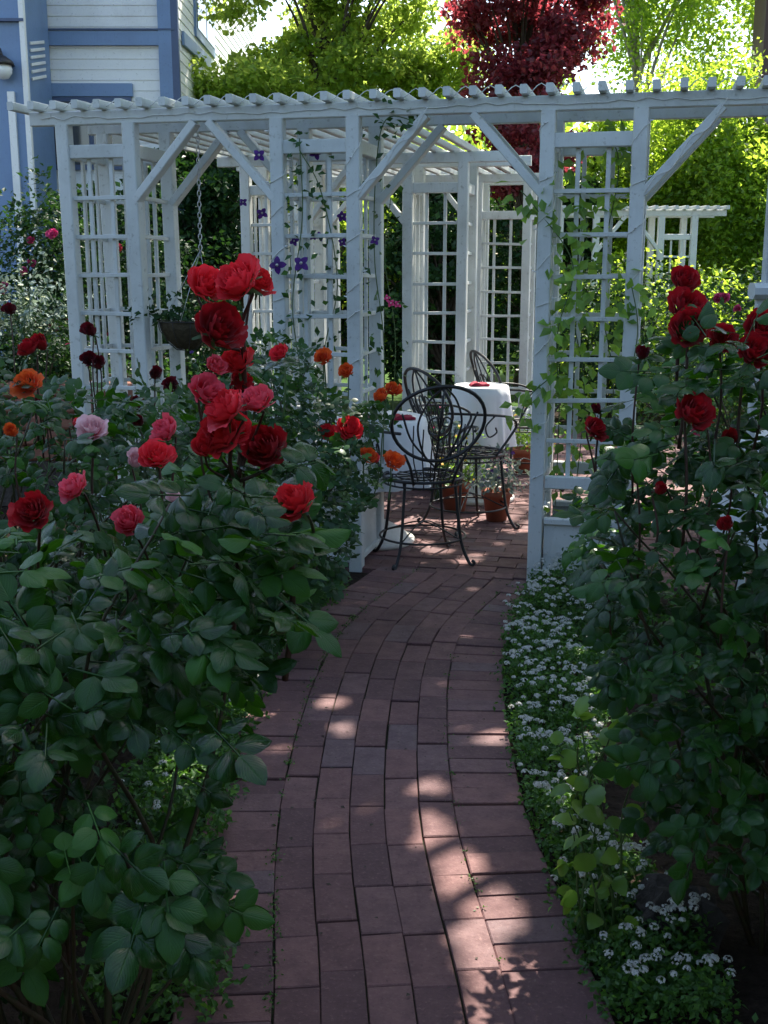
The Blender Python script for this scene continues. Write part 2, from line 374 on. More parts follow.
def bloom(name, c, diam, axis, mat, parent, closed=.0, label=None, seed=0, origin=(0, 0, 0)):
    """a rose of spiralling cupped petals"""
    rr = random.Random(seed*31+5); mb = MB(); Rr = diam/2
    z = nrm(axis); x = nrm(np.cross(z, (0.2, 1, 0.1))); y = np.cross(z, x); B = np.stack([x, y, z], 1)
    lays = [(.13, .98, 3, 1.3, 0), (.27, 1.04, 4, 1.05, .02), (.43, 1.06, 5, .95, .05), (.60, 1.02, 5, .90, .09), (.76, .94, 5, .88, .14), (.90, .80, 6, .78, .20)]
    vr = rr.uniform(.85, 1.2); lays = [(a_, b_*vr, c_, d_, e_*rr.uniform(.6, 1.4)) for a_, b_, c_, d_, e_ in lays]
    if closed > .5: lays = lays[:4]
    nx, ny = 8, 6; ph = rr.uniform(0, 6)
    for li, (rk, hk, n, hw, curl) in enumerate(lays):
        if closed > .5: rk *= 1.45; hk *= 1.9; curl *= .4
        for i in range(n):
            a0 = ph+i*2*pi/n+rr.uniform(-.15, .15); s = rr.uniform(.88, 1.12); V = []; UV = []
            tilt = rr.uniform(-.1, .14); wv = rr.uniform(0, 6); cu = curl*rr.uniform(.5, 1.5)
            for j in range(ny+1):
                v = j/ny
                for k in range(nx+1):
                    u = (k/nx-.5)*2
                    shape = (v**.5)*(1-.30*max(0, v-.6)/.4)
                    a = a0+u*hw*shape
                    edge = 1-.12*u*u*v-.055*sin(u*5+wv)*v-.03*sin(u*11+wv*2)*v*v
                    r = rk*s*(1-(1-v)**2.2)*(1+.06*u)+cu*max(0, v-.55)**1.3*1.6+tilt*v*rk
                    r *= 1+.055*sin(3*u+wv)*v+.035*sin(8*u+2*wv)*v**3
                    h = hk*s*v**1.15*edge-cu*max(0, v-.6)**1.6*2.2-.25*(1-(1-v)**2)*(rk**2)*.6
                    V.append((r*cos(a)*Rr, r*sin(a)*Rr, (h-.35)*Rr*1.15)); UV.append((u, v))
            Q = [[j*(nx+1)+k, j*(nx+1)+k+1, (j+1)*(nx+1)+k+1, (j+1)*(nx+1)+k] for j in range(ny) for k in range(nx)]
            mb.add(np.array(V)@B.T+c, np.array(Q), 0, rr.random()*.8, np.array(UV))
        ph += 1.1
    # hip and sepals
    ts = c-z*Rr*.40; tube(mb, [ts-z*Rr*.45, ts-z*Rr*.25, ts, ts+z*Rr*.08], [Rr*.06, Rr*.17, Rr*.2, Rr*.1], 7, 1)
    for i in range(5):
        a = i*2*pi/5+ph; d = B@np.array([cos(a), sin(a), 0]); sd = np.cross(d, z)
        p0 = ts; p1 = ts+d*Rr*.5+z*Rr*.02; p2 = ts+d*Rr*.85-z*Rr*(.25)
        mb.add([p0-sd*Rr*.07, p0+sd*Rr*.07, p1+sd*Rr*.09, p1-sd*Rr*.09, p2+sd*.002, p2-sd*.002], np.array([[0, 1, 2, 3], [3, 2, 4, 5]]), 1)
    o = mb.build(name, [P[mat], M['green_stem']], parent, True, origin)
    if label: o['label'] = label
    return o
def cane(mb, a, b, r0=.006, r1=.003, bend=.12, n=8, mat=0, k=5):
    a = np.asarray(a, float); b = np.asarray(b, float); L = np.linalg.norm(b-a)
    m1 = a+(b-a)*.35+np.array([rng.normal()*bend*L*.5, rng.normal()*bend*L*.5, L*.06]); m2 = a+(b-a)*.7+np.array([rng.normal()*bend*L*.4, rng.normal()*bend*L*.4, L*.05])
    p = spline([a, m1, m2, b], n//2); tube(mb, p, np.linspace(r0, r1, len(p)), k, mat); return p

def flower_pts(fl):
    """(px, py, diameter px, Y, colour) -> world centre and size"""
    out = []
    for (px, py, d, Y, c) in fl:
        p = at(px, py, Y); t = Y/ray(px, py)[1]; out.append((p, d*t/F, c))
    return out
LBL = {'dark': 'deep dark red bloom', 'red': 'bright red bloom', 'coral': 'coral red bloom with paler petal edges', 'pink': 'rose pink bloom',
       'pale': 'pale pink bloom', 'orange': 'orange bloom', 'maroon': 'small maroon bloom', 'magenta': 'magenta pink bloom', 'white': 'white bloom'}
def rose_bush(name, label, base, pts, size, tmpl, leafmat, flowers, ncane=14, cat='rose bush', rest=None, caner=.007, toward=.25, spread=.42, stemname='red_stem', closed_small=True, hubs=()):
    base = np.asarray(base, float); root = thing(name, label, cat, base)
    ctr = pts.mean(0); ctr[2] = pts[:, 2].min()+.2*(np.ptp(pts[:, 2]))
    mb = MB(); idx = rng.choice(len(pts), min(ncane, len(pts)), replace=False)
    b0 = lambda: base+np.array([rng.normal()*.06, rng.normal()*.06, -.02])
    ends = [pts[i] for i in idx]
    for e in ends: cane(mb, b0(), e, caner*rng.uniform(.7, 1.3), .002, .12, 10)
    mb.build('canes', M['stem'], root, True, base)
    # small twigs that carry the leaves back to the nearest cane end
    lm = MB(); put_leaves(lm, pts, size, tmpl, ctr, .8, .7, spread, toward=toward)
    lm.build('foliage', leafmat, root, True, base)
    for i, (p, d, c) in enumerate(flower_pts(flowers)):
        s = MB()
        ax = nrm(np.array([rng.normal()*.35, -.75+rng.normal()*.22, .62]))
        cl = 1 if (closed_small and d < .042) else 0
        bl = bloom('rose_bloom', p, d*1.08, ax, c, root, cl, LBL.get(c), int(abs(p[0])*1000+i*7), base)
        under = p-ax*d*.35
        j = min(range(len(pts)), key=lambda q: np.linalg.norm((pts[q]-under)*np.array([1, 1, .5])-np.array([0, 0, -.12])))
        hb_ = [at(*h_[:3]) for h_ in hubs if abs(h_[0]-flowers[i][0]) < h_[3] and 0 < h_[1]-flowers[i][1] < h_[4]]
        e = np.array([under[0]*.75+pts[j][0]*.25, under[1]*.6+pts[j][1]*.4, min(pts[j][2], under[2]-.14)])
        if hb_: e = hb_[0]; e = e+rng.normal(size=3)*.003
        q = spline([e, (e+under)/2+(np.array([(under[0]-e[0])*.25, 0, 0]) if hb_ else 0)+np.array([rng.normal()*.008, rng.normal()*.008, 0]), under-ax*.012, under], 4)
        tube(s, q, np.linspace(.0042, .003, len(q))*min(1.2, max(.6, d/.08)), 6)
        s.build('flower_stem', M[stemname], root, True, base)
    for h_ in hubs:
        s = MB(); a = at(*h_[:3]); b_ = at(h_[5], h_[6], h_[2]+.05) if len(h_) > 5 else base
        q = spline([b_, (a+b_)/2+np.array([.006, .01, 0]), a], 6); tube(s, q, np.linspace(.0065, .005, len(q)), 7); s.build('flower_stem', M[stemname], root, True, base)
    return root

# ------------------------------------------------------------------ ground
g = MB()
n = 60
xs = np.linspace(-60, 60, n+1); V = [(x, y, -.035) for y in np.linspace(-12, 108, n+1) for x in xs]
Q = [[j*(n+1)+i, j*(n+1)+i+1, (j+1)*(n+1)+i+1, (j+1)*(n+1)+i] for j in range(n) for i in range(n)]
g.add(V, np.array(Q)); tag(g.build('ground', M['soil']), kind='structure')
g = MB(); g.add([(-40, 12, -.028), (40, 12, -.028), (40, 90, -.028), (-40, 90, -.028)], np.array([[0, 1, 2, 3]])); tag(g.build('lawn', M['lawn']), kind='structure')

# ------------------------------------------------------------------ pergola frame coordinates
ANG = R(13.6); E = np.array([cos(ANG), -sin(ANG), 0]); N = np.array([sin(ANG), cos(ANG), 0]); A0 = np.array([-1.78, 6.04, 0])
def W(s, d, z=0.0): return A0+E*s+N*d+np.array([0, 0, z])
def srow(px, py, d):
    r = ray(px, py); o = np.array([0, 0, H]); t = (np.dot(A0, N)+d-np.dot(o, N))/np.dot(r, N); return float(np.dot(o+r*t-A0, E))

# ------------------------------------------------------------------ brick path
Rp = [(514, 1020), (470, 874), (454, 806), (447, 727), (451, 662), (467, 624), (500, 592)]
Rw = [gr(*p) for p in Rp]
d0 = nrm(Rw[0]-Rw[1]); Rw = [Rw[0]+d0*3.2+np.array([-.25, 0, 0]), Rw[0]+d0*1.4+np.array([-.05, 0, 0])]+Rw+[Rw[-1]+nrm(Rw[-1]-Rw[-2])*.25]
C = spline(Rw, 24); C[:, 2] = 0
seg = np.linalg.norm(np.diff(C, axis=0), axis=1); SL = np.concatenate([[0], np.cumsum(seg)]); LEN = SL[-1]
def cpt(s):
    s = min(max(s, 0), LEN); p = np.array([np.interp(s, SL, C[:, i]) for i in range(3)])
    q = np.array([np.interp(min(s+.06, LEN), SL, C[:, i]) for i in range(3)])-np.array([np.interp(max(s-.06, 0), SL, C[:, i]) for i in range(3)])
    t = nrm(q); return p, np.array([-t[1], t[0], 0])      # left normal
def brick(mb, q4, z0, z1, c=.0028):
    q = [np.asarray(p, float) for p in q4]; m = sum(q)/4
    dz = rng.normal()*.0022; tl = rng.normal(size=4)*.0009
    top = [np.array([*(p+(m-p)/np.linalg.norm(m-p)*c*1.3)[:2], z1+dz+tl[i]]) for i, p in enumerate(q)]
    mid = [np.array([*p[:2], z1-c+dz+tl[i]]) for i, p in enumerate(q)]; bot = [np.array([*p[:2], z0]) for p in q]
    Fq = [[0, 1, 2, 3]]+[[4+i, 4+(i+1) % 4, (i+1) % 4, i] for i in range(4)]+[[8+i, 8+(i+1) % 4, 4+(i+1) % 4, 4+i] for i in range(4)]
    mb.add(top+mid+bot, np.array(Fq), 0, rng.random())
pb = MB(); gp = .003
def lane(o0, o1, blen, off):
    s = off
    while s < LEN-.02:
        L = blen*rng.uniform(.985, 1.015); a, b = max(s, 0)+gp/2, min(s+L, LEN)-gp/2
        if b > a+.02:
            (pa, na), (pb_, nb) = cpt(a), cpt(b); m = (o0+gp/2, o1-gp/2)
            jt = rng.normal()*.0012
            brick(pb, [pa+na*(m[0]+jt), pb_+nb*(m[0]+jt), pb_+nb*(m[1]+jt), pa+na*(m[1]+jt)][::-1], -.05, 0)
        s += L
lane(-.202, 0, .099, 0)
for k in range(5): lane(k*.098, (k+1)*.098, .2, -.2+rng.uniform(.0, .2))
lane(.49, .692, .099, -.05)
tag(pb.build('path', [M['brick']]), kind='structure')
# joints under the bricks
jb = MB(); V = []
for s in np.linspace(0, LEN, 90):
    p, nn = cpt(s); V += [p-nn*.198+np.array([0, 0, -.009]), p+nn*.688+np.array([0, 0, -.009])]
jb.add(V, np.array([[2*i, 2*i+1, 2*i+3, 2*i+2] for i in range(89)])); tag(jb.build('path_joints', M['mortar']), kind='structure')
# patio
S2 = srow(277, 300, 0); pb = MB()
s0p, s1p = S2-.2, 4.6; row = 0; dd = -.02
while dd < 5.3:
    s = s0p-(.1 if row % 2 else 0)-rng.uniform(0, .03)
    while s < s1p:
        brick(pb, [W(s+gp/2, dd+gp/2), W(s+.2-gp/2, dd+gp/2), W(s+.2-gp/2, dd+.098-gp/2), W(s+gp/2, dd+.098-gp/2)], -.05, -.012); s += .2
    dd += .098; row += 1
tag(pb.build('patio', M['brick']), kind='structure')
jb = MB(); jb.add([W(s0p, -.015, -.022), W(s1p, -.015, -.022), W(s1p, 5.3, -.022), W(s0p, 5.3, -.022)], np.array([[0, 1, 2, 3]])); tag(jb.build('patio_joints', M['mortar']), kind='structure')

# ------------------------------------------------------------------ pergola builders
PW = .066
def post(root, s, d, ztop, o, lean=0.0, w=PW):
    mb = MB(); j = rng.normal(size=2)*.004
    beam(mb, W(s+j[0]+lean, d, -.03), W(s, d, ztop), w, w, N, .005); mb.build('post', M['white'], root, False, o)
def bar(root, name, a, b, w, h, o, up=(0, 0, 1)):
    mb = MB(); beam(mb, a, b, w, h, up, .004); mb.build(name, M['white'], root, False, o)
def lattice(root, a, b, z0, z1, o, nv=2, dz=.19, zt=None):
    """rails, bars of one lattice face between two posts"""
    mb = MB(); a = np.asarray(a); b = np.asarray(b); d = nrm(b-a); nrmal = np.array([d[1], -d[0], 0]); L = np.linalg.norm(b-a)
    a_ = a+d*PW/2*.98; b_ = b-d*PW/2*.98
    zz = z1-dz*.98
    while zz > z0+.05:
        beam(mb, a_+np.array([0, 0, zz+rng.normal()*.003]), b_+np.array([0, 0, zz+rng.normal()*.003]), .016, .020, c=.002); zz -= dz
    for i in range(nv):
        p = a+(b-a)*((i+1)/(nv+1))-nrmal*.018
        beam(mb, p+np.array([0, 0, z0-.01]), p+np.array([0, 0, z1+.01]), .021, .016, nrmal, c=.002)
    mb.build('lattice_panel', M['white'], root, False, o)
    bar(root, 'rail', a_+np.array([0, 0, z1+.035]), b_+np.array([0, 0, z1+.035]), .042, .065, o)
    bar(root, 'rail', a_+np.array([0, 0, z0-.03]), b_+np.array([0, 0, z0-.03]), .042, .06, o)
def tower(root, s0, s1, d0, dep, ztop, o, planter=True, zr=2.0, zb=.5, zpl=.28, nv=2, faces='fblr', lean=0.0):
    for s in (s0, s1):
        for d in (d0, d0+dep): post(root, s, d, ztop, o, lean)
    c = {'f': (W(s0, d0), W(s1, d0)), 'b': (W(s1, d0+dep), W(s0, d0+dep)), 'l': (W(s0, d0+dep), W(s0, d0)), 'r': (W(s1, d0), W(s1, d0+dep))}
    for k in faces: lattice(root, *c[k], zb, zr, o, nv)
    if planter:
        mb = MB(); t = .018
        e = PW/2+.001
        for (p, q) in c.values():
            d = nrm(q-p); beam(mb, p+d*e+np.array([0, 0, zpl/2]), q-d*e+np.array([0, 0, zpl/2]), t, zpl-.02)
            for zz in (zpl-.0, .03): beam(mb, p+d*e+np.array([0, 0, zz]), q-d*e+np.array([0, 0, zz]), .05, .03)
        mb.build('planter_box', M['white'], root, False, o)
        mb = MB(); q = [W(s0+.03, d0+.03, zpl-.06), W(s1-.03, d0+.03, zpl-.06), W(s1-.03, d0+dep-.03, zpl-.06), W(s0+.03, d0+dep-.03, zpl-.06)]
        mb.add(q, np.array([[0, 1, 2, 3]])); mb.build('planter_soil', M['soil'], root, False, o)
def brace(root, s, d, z, sgn, L, ztop, o, side=0):
    mb = MB(); beam(mb, W(s+sgn*.02, d+side, z), W(s+sgn*L, d+side, ztop), .038, .068, N, .004)
    mb.build('brace', M['white'], root, False, o)

ZH = 2.195; DEP = .43
sA0, sA1 = srow(65, 150, 0), srow(131, 150, 0)
sB0, sB1 = srow(278, 150, 0), srow(354, 150, 0)
sC0, sC1 = srow(548, 150, 0), srow(640, 150, 0)
gap = sC0-sB1
sD0 = sC1+gap; sD1 = sD0+(sC1-sC0)
o = W(0, 0)
perg = thing('pergola', 'long white wooden front pergola with lattice towers, spanning the brick path', 'pergola', o)
for a, b, ln in ((sA0, sA1, 0.03), (sB0, sB1, .0), (sC0, sC1, -.01), (sD0, sD1, 0)):
    tower(perg, a, b, 0, DEP, ZH-.031, o, lean=ln)
sL, sR = srow(26, 112, 0), sD1+.2
for d in (0, DEP):
    mb = MB(); beam(mb, W(sL+(.03 if d == 0 else .12), d, ZH), W(sR, d, ZH), .045, .066); mb.build('header_beam', M['white'], perg, False, o)
for s, sg in ((sA1, 1), (sB0, -1), (sB1, 1), (sC0, -1), (sC1, 1), (sD0, -1)):
    for d in (0, DEP):
        brace(perg, s, d, 1.80, sg, .345, ZH-.035, o)
ss = sL-.02; i = 0
while ss < sR:
    mb = MB(); j = rng.normal(size=4)
    beam(mb, W(ss+j[0]*.003, -.11+j[1]*.008, ZH+.053), W(ss+j[2]*.004, DEP+.13+j[3]*.01, ZH+.053), .034, .04)
    mb.build('rafter', M['white'], perg, False, o); ss += .1145; i += 1

# second pergola behind, around the patio
D2 = 2.05; D3 = 3.95
q = lambda px, py, d: srow(px, py, d)
o2 = W(0, D2)
p2 = thing('pergola', 'white slatted pergola roof and lattice bays behind the patio tables', 'pergola', o2)
Z2 = 2.15
tA = (q(247, 230, D2), q(247, 230, D2)+.40); tB = (q(408, 230, D2), q(463, 230, D2))
for (a, b) in (tA, tB): tower(p2, a, b, D2, .36, Z2-.03, o2, True, 1.93, .5, faces='flr')
tC = (q(478, 230, D3), q(527, 230, D3)); tD = (q(316, 230, D3)-.3, q(316, 230, D3)+.06); tE = (q(150, 230, D3), q(150, 230, D3)+.4)
for (a, b) in (tC, tD): tower(p2, a, b, D3, .36, Z2-.03, o2, True, 1.83, .5, faces='flr')
sE = q(512, 160, D2)    # right end of the roof
for d in (D2, D2+.36): bar(p2, 'header_beam', W(q(218, 157, D2), d, Z2), W(sE-.02+(.1 if d > D2 else 0), d, Z2), .045, .066, o2)
for d in (D3, D3+.36): bar(p2, 'header_beam', W(q(218, 157, D2), d, Z2), W(q(538, 181, D3)+.05, d, Z2), .045, .066, o2)
brace(p2, tB[0], D2, 1.75, -1, .33, Z2-.03, o2); brace(p2, tA[1], D2, 1.75, 1, .33, Z2-.03, o2)
brace(p2, tC[0], D3, 1.75, -1, .33, Z2-.03, o2); brace(p2, tD[1], D3, 1.75, 1, .33, Z2-.03, o2)
sr = float(np.dot(at(450, 124, 6.9)-A0, E)); ss = sr
while ss > sA0-.1:
    mb = MB(); beam(mb, W(ss, DEP+.16, Z2+.053), W(ss, D3+.55, Z2+.053), .032, .04); mb.build('rafter', M['white'], p2, False, o2); ss -= .1145

# small far arbor at right
DF = 7.0
pf = at(690, 330, 12.3); of = np.array([pf[0], 12.3, 0])
arb = thing('garden_arbor', 'small distant white lattice arbor with slatted top in front of the green trees at right', 'arbor', of)
def fx(px): return at(px, 230, 12.3)[0]
def fz(py): return at(690, py, 12.3)[2]
zt = fz(213)
for px in (661, 694):
    for dy in (0, .45):
        mb = MB(); beam(mb, (fx(px), 12.3+dy, -.03), (fx(px), 12.3+dy, zt-.033), .065, .065, (0, 1, 0)); mb.build('post', M['white'], arb, False, of)
for dy in (0, .45):
    mb = MB(); beam(mb, (fx(560), 12.3+dy, zt), (fx(725), 12.3+dy, zt), .045, .065); mb.build('header_beam', M['white'], arb, False, of)
x = fx(562)
while x < fx(726):
    mb = MB(); beam(mb, (x, 12.18, zt+.052), (x, 12.92, zt+.052), .034, .04); mb.build('rafter', M['white'], arb, False, of); x += .105
mb = MB(); beam(mb, (fx(661)+.033, 12.3, fz(237)), (fx(694)-.033, 12.3, fz(237)), .04, .06); mb.build('rail', M['white'], arb, False, of)
mb = MB()
for i in (1, 2): x = fx(661)+(fx(694)-fx(661))*i/3; beam(mb, (x, 12.31, .3), (x, 12.31, fz(240)), .02, .014, (0, 1, 0))
for k in range(9): z = fz(240)-.17-k*.17; beam(mb, (fx(661)+.03, 12.29, z), (fx(694)-.03, 12.29, z), .014, .02)
mb.build('lattice_panel', M['white'], arb, False, of)
for px in (560, 596):
    mb = MB(); beam(mb, (fx(px), 12.3, -.03), (fx(px), 12.3, zt-.033), .065, .065, (0, 1, 0)); mb.build('post', M['white'], arb, False, of)
for (p_, sg) in ((661, -1), (596, 1)):
    mb = MB(); beam(mb, (fx(p_), 12.3, zt-.4), (fx(p_)+sg*.3, 12.3, zt-.033), .036, .06, (0, 1, 0)); mb.build('brace', M['white'], arb, False, of)

# string lights wound round the front pergola
sl = thing('string_lights', 'white cable of unlit mini lights wound round the front pergola posts and beam', 'string lights', W(sB1, 0))
so = W(sB1, 0); mb = MB(); bl = []
for s, d, tz in ((sB0, 0, 2.1), (sB1, 0, 2.1), (sC0, 0, 2.1), (sC1, 0, 2.1)):
    pts = []; a = rng.uniform(0, 6); tot = tz-.35; n_ = 150; turns = 9
    for i in range(n_):
        t = i/(n_-1); an = a+turns*2*pi*t+.6*sin(t*23); rr = .052+.006*sin(t*31)
        rr = PW/2/max(abs(cos(an)), abs(sin(an)))+.004 if True else rr
        rr = min(rr, .052)
        pts.append(W(s+cos(an)*rr, d+sin(an)*rr, .35+tot*t+.02*sin(t*40)))
        if i % 9 == 4:
            b0 = pts[-1]; out = nrm(E*cos(an)+N*sin(an)+np.array([0, 0, .3])); bl.append((b0, out))
    tube(mb, pts, .0022, 4)
pts = []; s = sL+.1
while s < sR:
    pts.append(W(s, -.03-.004*rng.random(), ZH-.005+.012*rng.normal()*.3)); pts.append(W(s+.06, -.028, ZH+.01*sin(s*9)))
    s += .12
tube(mb, pts, .0022, 4)
pts = []; s = sL+.05
while s < sR:
    pts += [W(s, -.02, ZH+.08+.006*rng.random()), W(s+.057, -.04+.03*rng.random(), ZH+.042)]; s += .1145
tube(mb, spline(pts, 3), .0022, 4)
for s, d in ((sC1, 0), (sB1, 0)):
    p = [W(s+.03+.33*t, -.045, 1.80+.37*t+.02*sin(t*14)) for t in np.linspace(0, 1, 20)]; tube(mb, p, .0022, 4)
mb.build('cable', M['wire'], sl, True, so); [(lambda m_: (tube(m_, [b0, b0+out*.012, b0+out*.024], [.0035, .0038, .001], 5), m_.build('bulb', M['globe'], sl, True, so)))(MB()) for b0, out in bl]

# ------------------------------------------------------------------ hanging basket with chain
hb = at(186, 322, 6.0); top = np.array([at(198, 135, 6.05)[0], 6.05, ZH+.03])
hk = thing('hanging_basket', 'coir hanging basket of leafy plants hung by a pale chain from the front pergola', 'hanging basket', (hb[0], hb[1], hb[2]-.14))
ho = np.array([hb[0], hb[1], hb[2]-.14])
mb = MB(); lathe(mb, [(.0, 0), (.05, .005), (.10, .05), (.13, .10), (.14, .14), (.13, .14), (.0, .13)], ho, 20); mb.build('basket', M['coir'], hk, True, ho)
mb = MB()
for a in range(10):
    t = a*2*pi/10; tube(mb, [ho+np.array([r*cos(t), r*sin(t), z]) for r, z in ((.02, -.004), (.055, .0), (.106, .045), (.137, .10), (.147, .145))], .002, 4)
tube(mb, [ho+np.array([.147*cos(t), .147*sin(t), .145]) for t in np.linspace(0, 2*pi, 24, False)], .003, 4, closed=True)
mb.build('wire_frame', M['iron'], hk, True, ho)
mb = MB(); ring = ho+np.array([0, 0, .5]); ring[0] = top[0]; 
p0 = ring; p1 = top; L = np.linalg.norm(p1-p0); nk = int(L/.026)
for i in range(nk):
    c = p0+(p1-p0)*(i+.5)/nk; a = (i % 2)*pi/2+.4; dx = np.array([cos(a), sin(a), 0])
    tube(mb, [c+dx*.0085*cos(t)+np.array([0, 0, .017*sin(t)]) for t in np.linspace(0, 2*pi, 10, False)], .0027, 4, closed=True)
for a in range(3):
    t = a*2*pi/3+.5; e = ho+np.array([.145*cos(t), .145*sin(t), .145]); tube(mb, [e, (e+ring)/2, ring], .002, 4)
mb.build('chain', M['chain'], hk, True, ho)
k = 260; dirs = rng.normal(size=(k, 3)); dirs[:, 2] = abs(dirs[:, 2])*.6-.25; pts = ho+np.array([-.06, 0, .17])+dirs/np.linalg.norm(dirs, axis=1)[:, None]*rng.uniform(.05, .19, (k, 1))*np.array([1.35, 1, .75])
mb = MB(); put_leaves(mb, pts, .042, [LEAF2], ho+np.array([0, 0, .1]), .6, .8, .6); mb.build('foliage', M['dark_leaf'], hk, False, ho)

# ------------------------------------------------------------------ bistro chairs and tables
def make_chair(label):
    r = thing('garden_chair', label, 'chair', (0, 0, 0), 'black wire garden chairs on the patio')
    def circ(cx, cy, cz, rx, ry, n=28, tilt=0): return [np.array([cx+rx*cos(t), cy+ry*sin(t), cz]) for t in np.linspace(0, 2*pi, n, False)]
    SH = .44; s = MB()
    tube(s, circ(0, 0, SH, .205, .205), .009, 6, closed=True); tube(s, circ(0, 0, SH-.03, .200, .200), .005, 6, closed=True)
    tube(s, circ(0, 0, SH+.002, .07, .07, 16), .004, 5, closed=True); tube(s, circ(0, 0, SH+.002, .14, .14, 20), .004, 5, closed=True)
    for a in range(12):
        t = a*pi/6; tube(s, [(0.02*cos(t), .02*sin(t), SH), (.2*cos(t), .2*sin(t), SH)], .0035, 4)
    for a in range(24):
        t = a*pi/12; tube(s, [(.205*cos(t), .205*sin(t), SH), (.2*cos(t), .2*sin(t), SH-.03)], .003, 4)
    s.build('seat', M['iron'], r, True)
    for a in (45, 135, 225, 315):
        t = R(a); lg = MB(); c, s_ = cos(t), sin(t)
        pr = [(.185, SH-.01), (.20, .30), (.225, .12), (.27, .02), (.295, .008), (.30, .022), (.288, .03)]
        tube(lg, spline([(x*c, x*s_, z) for x, z in pr], 4), .0085, 6); lg.build('leg', M['iron'], r, True)
    st = MB(); tube(st, circ(0, 0, .13, .222, .222), .006, 6, closed=True)
    for a in (0, 90):
        t = R(a+45); tube(st, spline([(-.22*cos(t), -.22*sin(t), .13), (0, 0, .2), (.22*cos(t), .22*sin(t), .13)], 8), .004, 5)
    st.build('stretcher', M['iron'], r, True)
    # back: upright loop along -y with wires, leaning backwards
    def bp(u, z):   # u across, z height; curved in plan and leaning
        return np.array([u, -.19-.16*(z-SH)/.45+.5*u*u*1.2, z])
    b = MB()
    tube(b, [bp(.235*cos(t)*(1+.06*sin(t)), .745+.19*sin(t)) for t in np.linspace(0, 2*pi, 36, False)], .0095, 6, closed=True)
    for sg in (-1, 1):
        tube(b, spline([bp(sg*.10, SH-.01), bp(sg*.125, .52), bp(sg*.16, .59)], 5), .008, 6)
        tube(b, spline([bp(0, .52), bp(sg*.07, .60), bp(sg*.11, .74), bp(sg*.07, .86), bp(0, .935)], 6), .0055, 5)
        tube(b, spline([bp(0, .52), bp(sg*.13, .66), bp(sg*.19, .80)], 6), .0055, 5)
        for k_ in range(3): u = sg*(.03+.05*k_); tube(b, spline([bp(u*.6, SH), bp(u*.9, .58), bp(u, .70+.02*k_)], 4), .0035, 4)
        tube(b, spline([bp(sg*.0, .66), bp(sg*.05, .70), bp(sg*.055, .76), bp(sg*.02, .78), bp(sg*.01, .74)], 5), .0045, 5)
    tube(b, [bp(0, SH), bp(0, .60), bp(0, .76), bp(0, .94)], .005, 5)
    b.build('backrest', M['iron'], r, True)
    for sg in (-1, 1):
        a = MB(); tube(a, spline([bp(sg*.19, .70), (sg*.26, -.08, .69), (sg*.265, .08, .67), (sg*.24, .16, .62), (sg*.225, .12, .54), (sg*.2, .05, SH)], 6), .008, 6)
        tube(a, spline([(sg*.265, .0, .68), (sg*.25, -.05, .62), (sg*.235, -.02, .56), (sg*.235, .03, .58), (sg*.24, .02, .61)], 5), .005, 5)
        a.build('armrest', M['iron'], r, True)
    return r
def copy_tree(o_, parent=None):
    c = o_.copy(); col.objects.link(c); c.parent = parent
    for ch in list(o_.children): copy_tree(ch, c)
    return c
CH = [((.20, 5.80), R(14), 'black wire chair nearest the camera, its back to the path by the first white table'),
      ((.49, 6.55), R(-62), 'black wire chair standing second along the path beside the terracotta pot'),
      ((.95, 7.75), R(-75), 'farthest black wire chair, partly hidden by the post right of the opening')]
proto = make_chair(CH[0][2])
for i, ((x, y), a, lb) in enumerate(CH):
    c = proto if i == 0 else copy_tree(proto); c.location = (x, y, -.010); c.rotation_euler = (0, 0, a); c['label'] = lb
def table(x, y, r, zc, label, clabel, seed, napk=None, h=.74):
    t = thing('garden_table', label, 'table', (x, y, -.012), 'round tables on the patio')
    mb = MB(); lathe(mb, [(0, h-.02), (r-.01, h-.02), (r, h-.012), (r, h), (0, h+.0)], k=28); mb.build('tabletop', M['white'], t, False)
    mb = MB(); lathe(mb, [(.03, h-.02), (.028, .4), (.045, .2), (.06, .1)], k=12); mb.build('pedestal', M['white'], t, True)
    mb = MB()
    lathe(mb, [(0.0, .12), (.08, .115), (.16, .07), (.215, .022), (.22, .0)], k=24); tube(mb, [(.215*cos(a), .215*sin(a), .015) for a in np.linspace(0, 2*pi, 28, False)], .018, 8, closed=True)
    mb.build('base', M['stone_white'], t, True)
    rr = random.Random(seed); ph = rr.uniform(0, 6)
    mb = MB()
    wob = lambda a, z: (0 if z > h-.01 else (h-z)*(.30*abs(sin(3.5*a+ph))**1.5+.16*sin(11*a+ph*2)+.08*sin(19*a)+.05*sin(31*a)-.1))
    pr = [(0, h+.006), (r*.5, h+.006), (r*.97, h+.006), (r+.008, h-.004)]+[(r+.012+.03*q_, h-(h-zc)*q_) for q_ in (.15, .3, .45, .6, .8, 1.0)]
    lathe(mb, pr, (x, y, -.012), 72, wob=wob)
    c = mb.build('tablecloth', M['cloth'], None, True, (x, y, -.012)); c.location = (x, y, -.012); tag(c, clabel, 'tablecloth', 'white tablecloths on the patio tables')
    return t
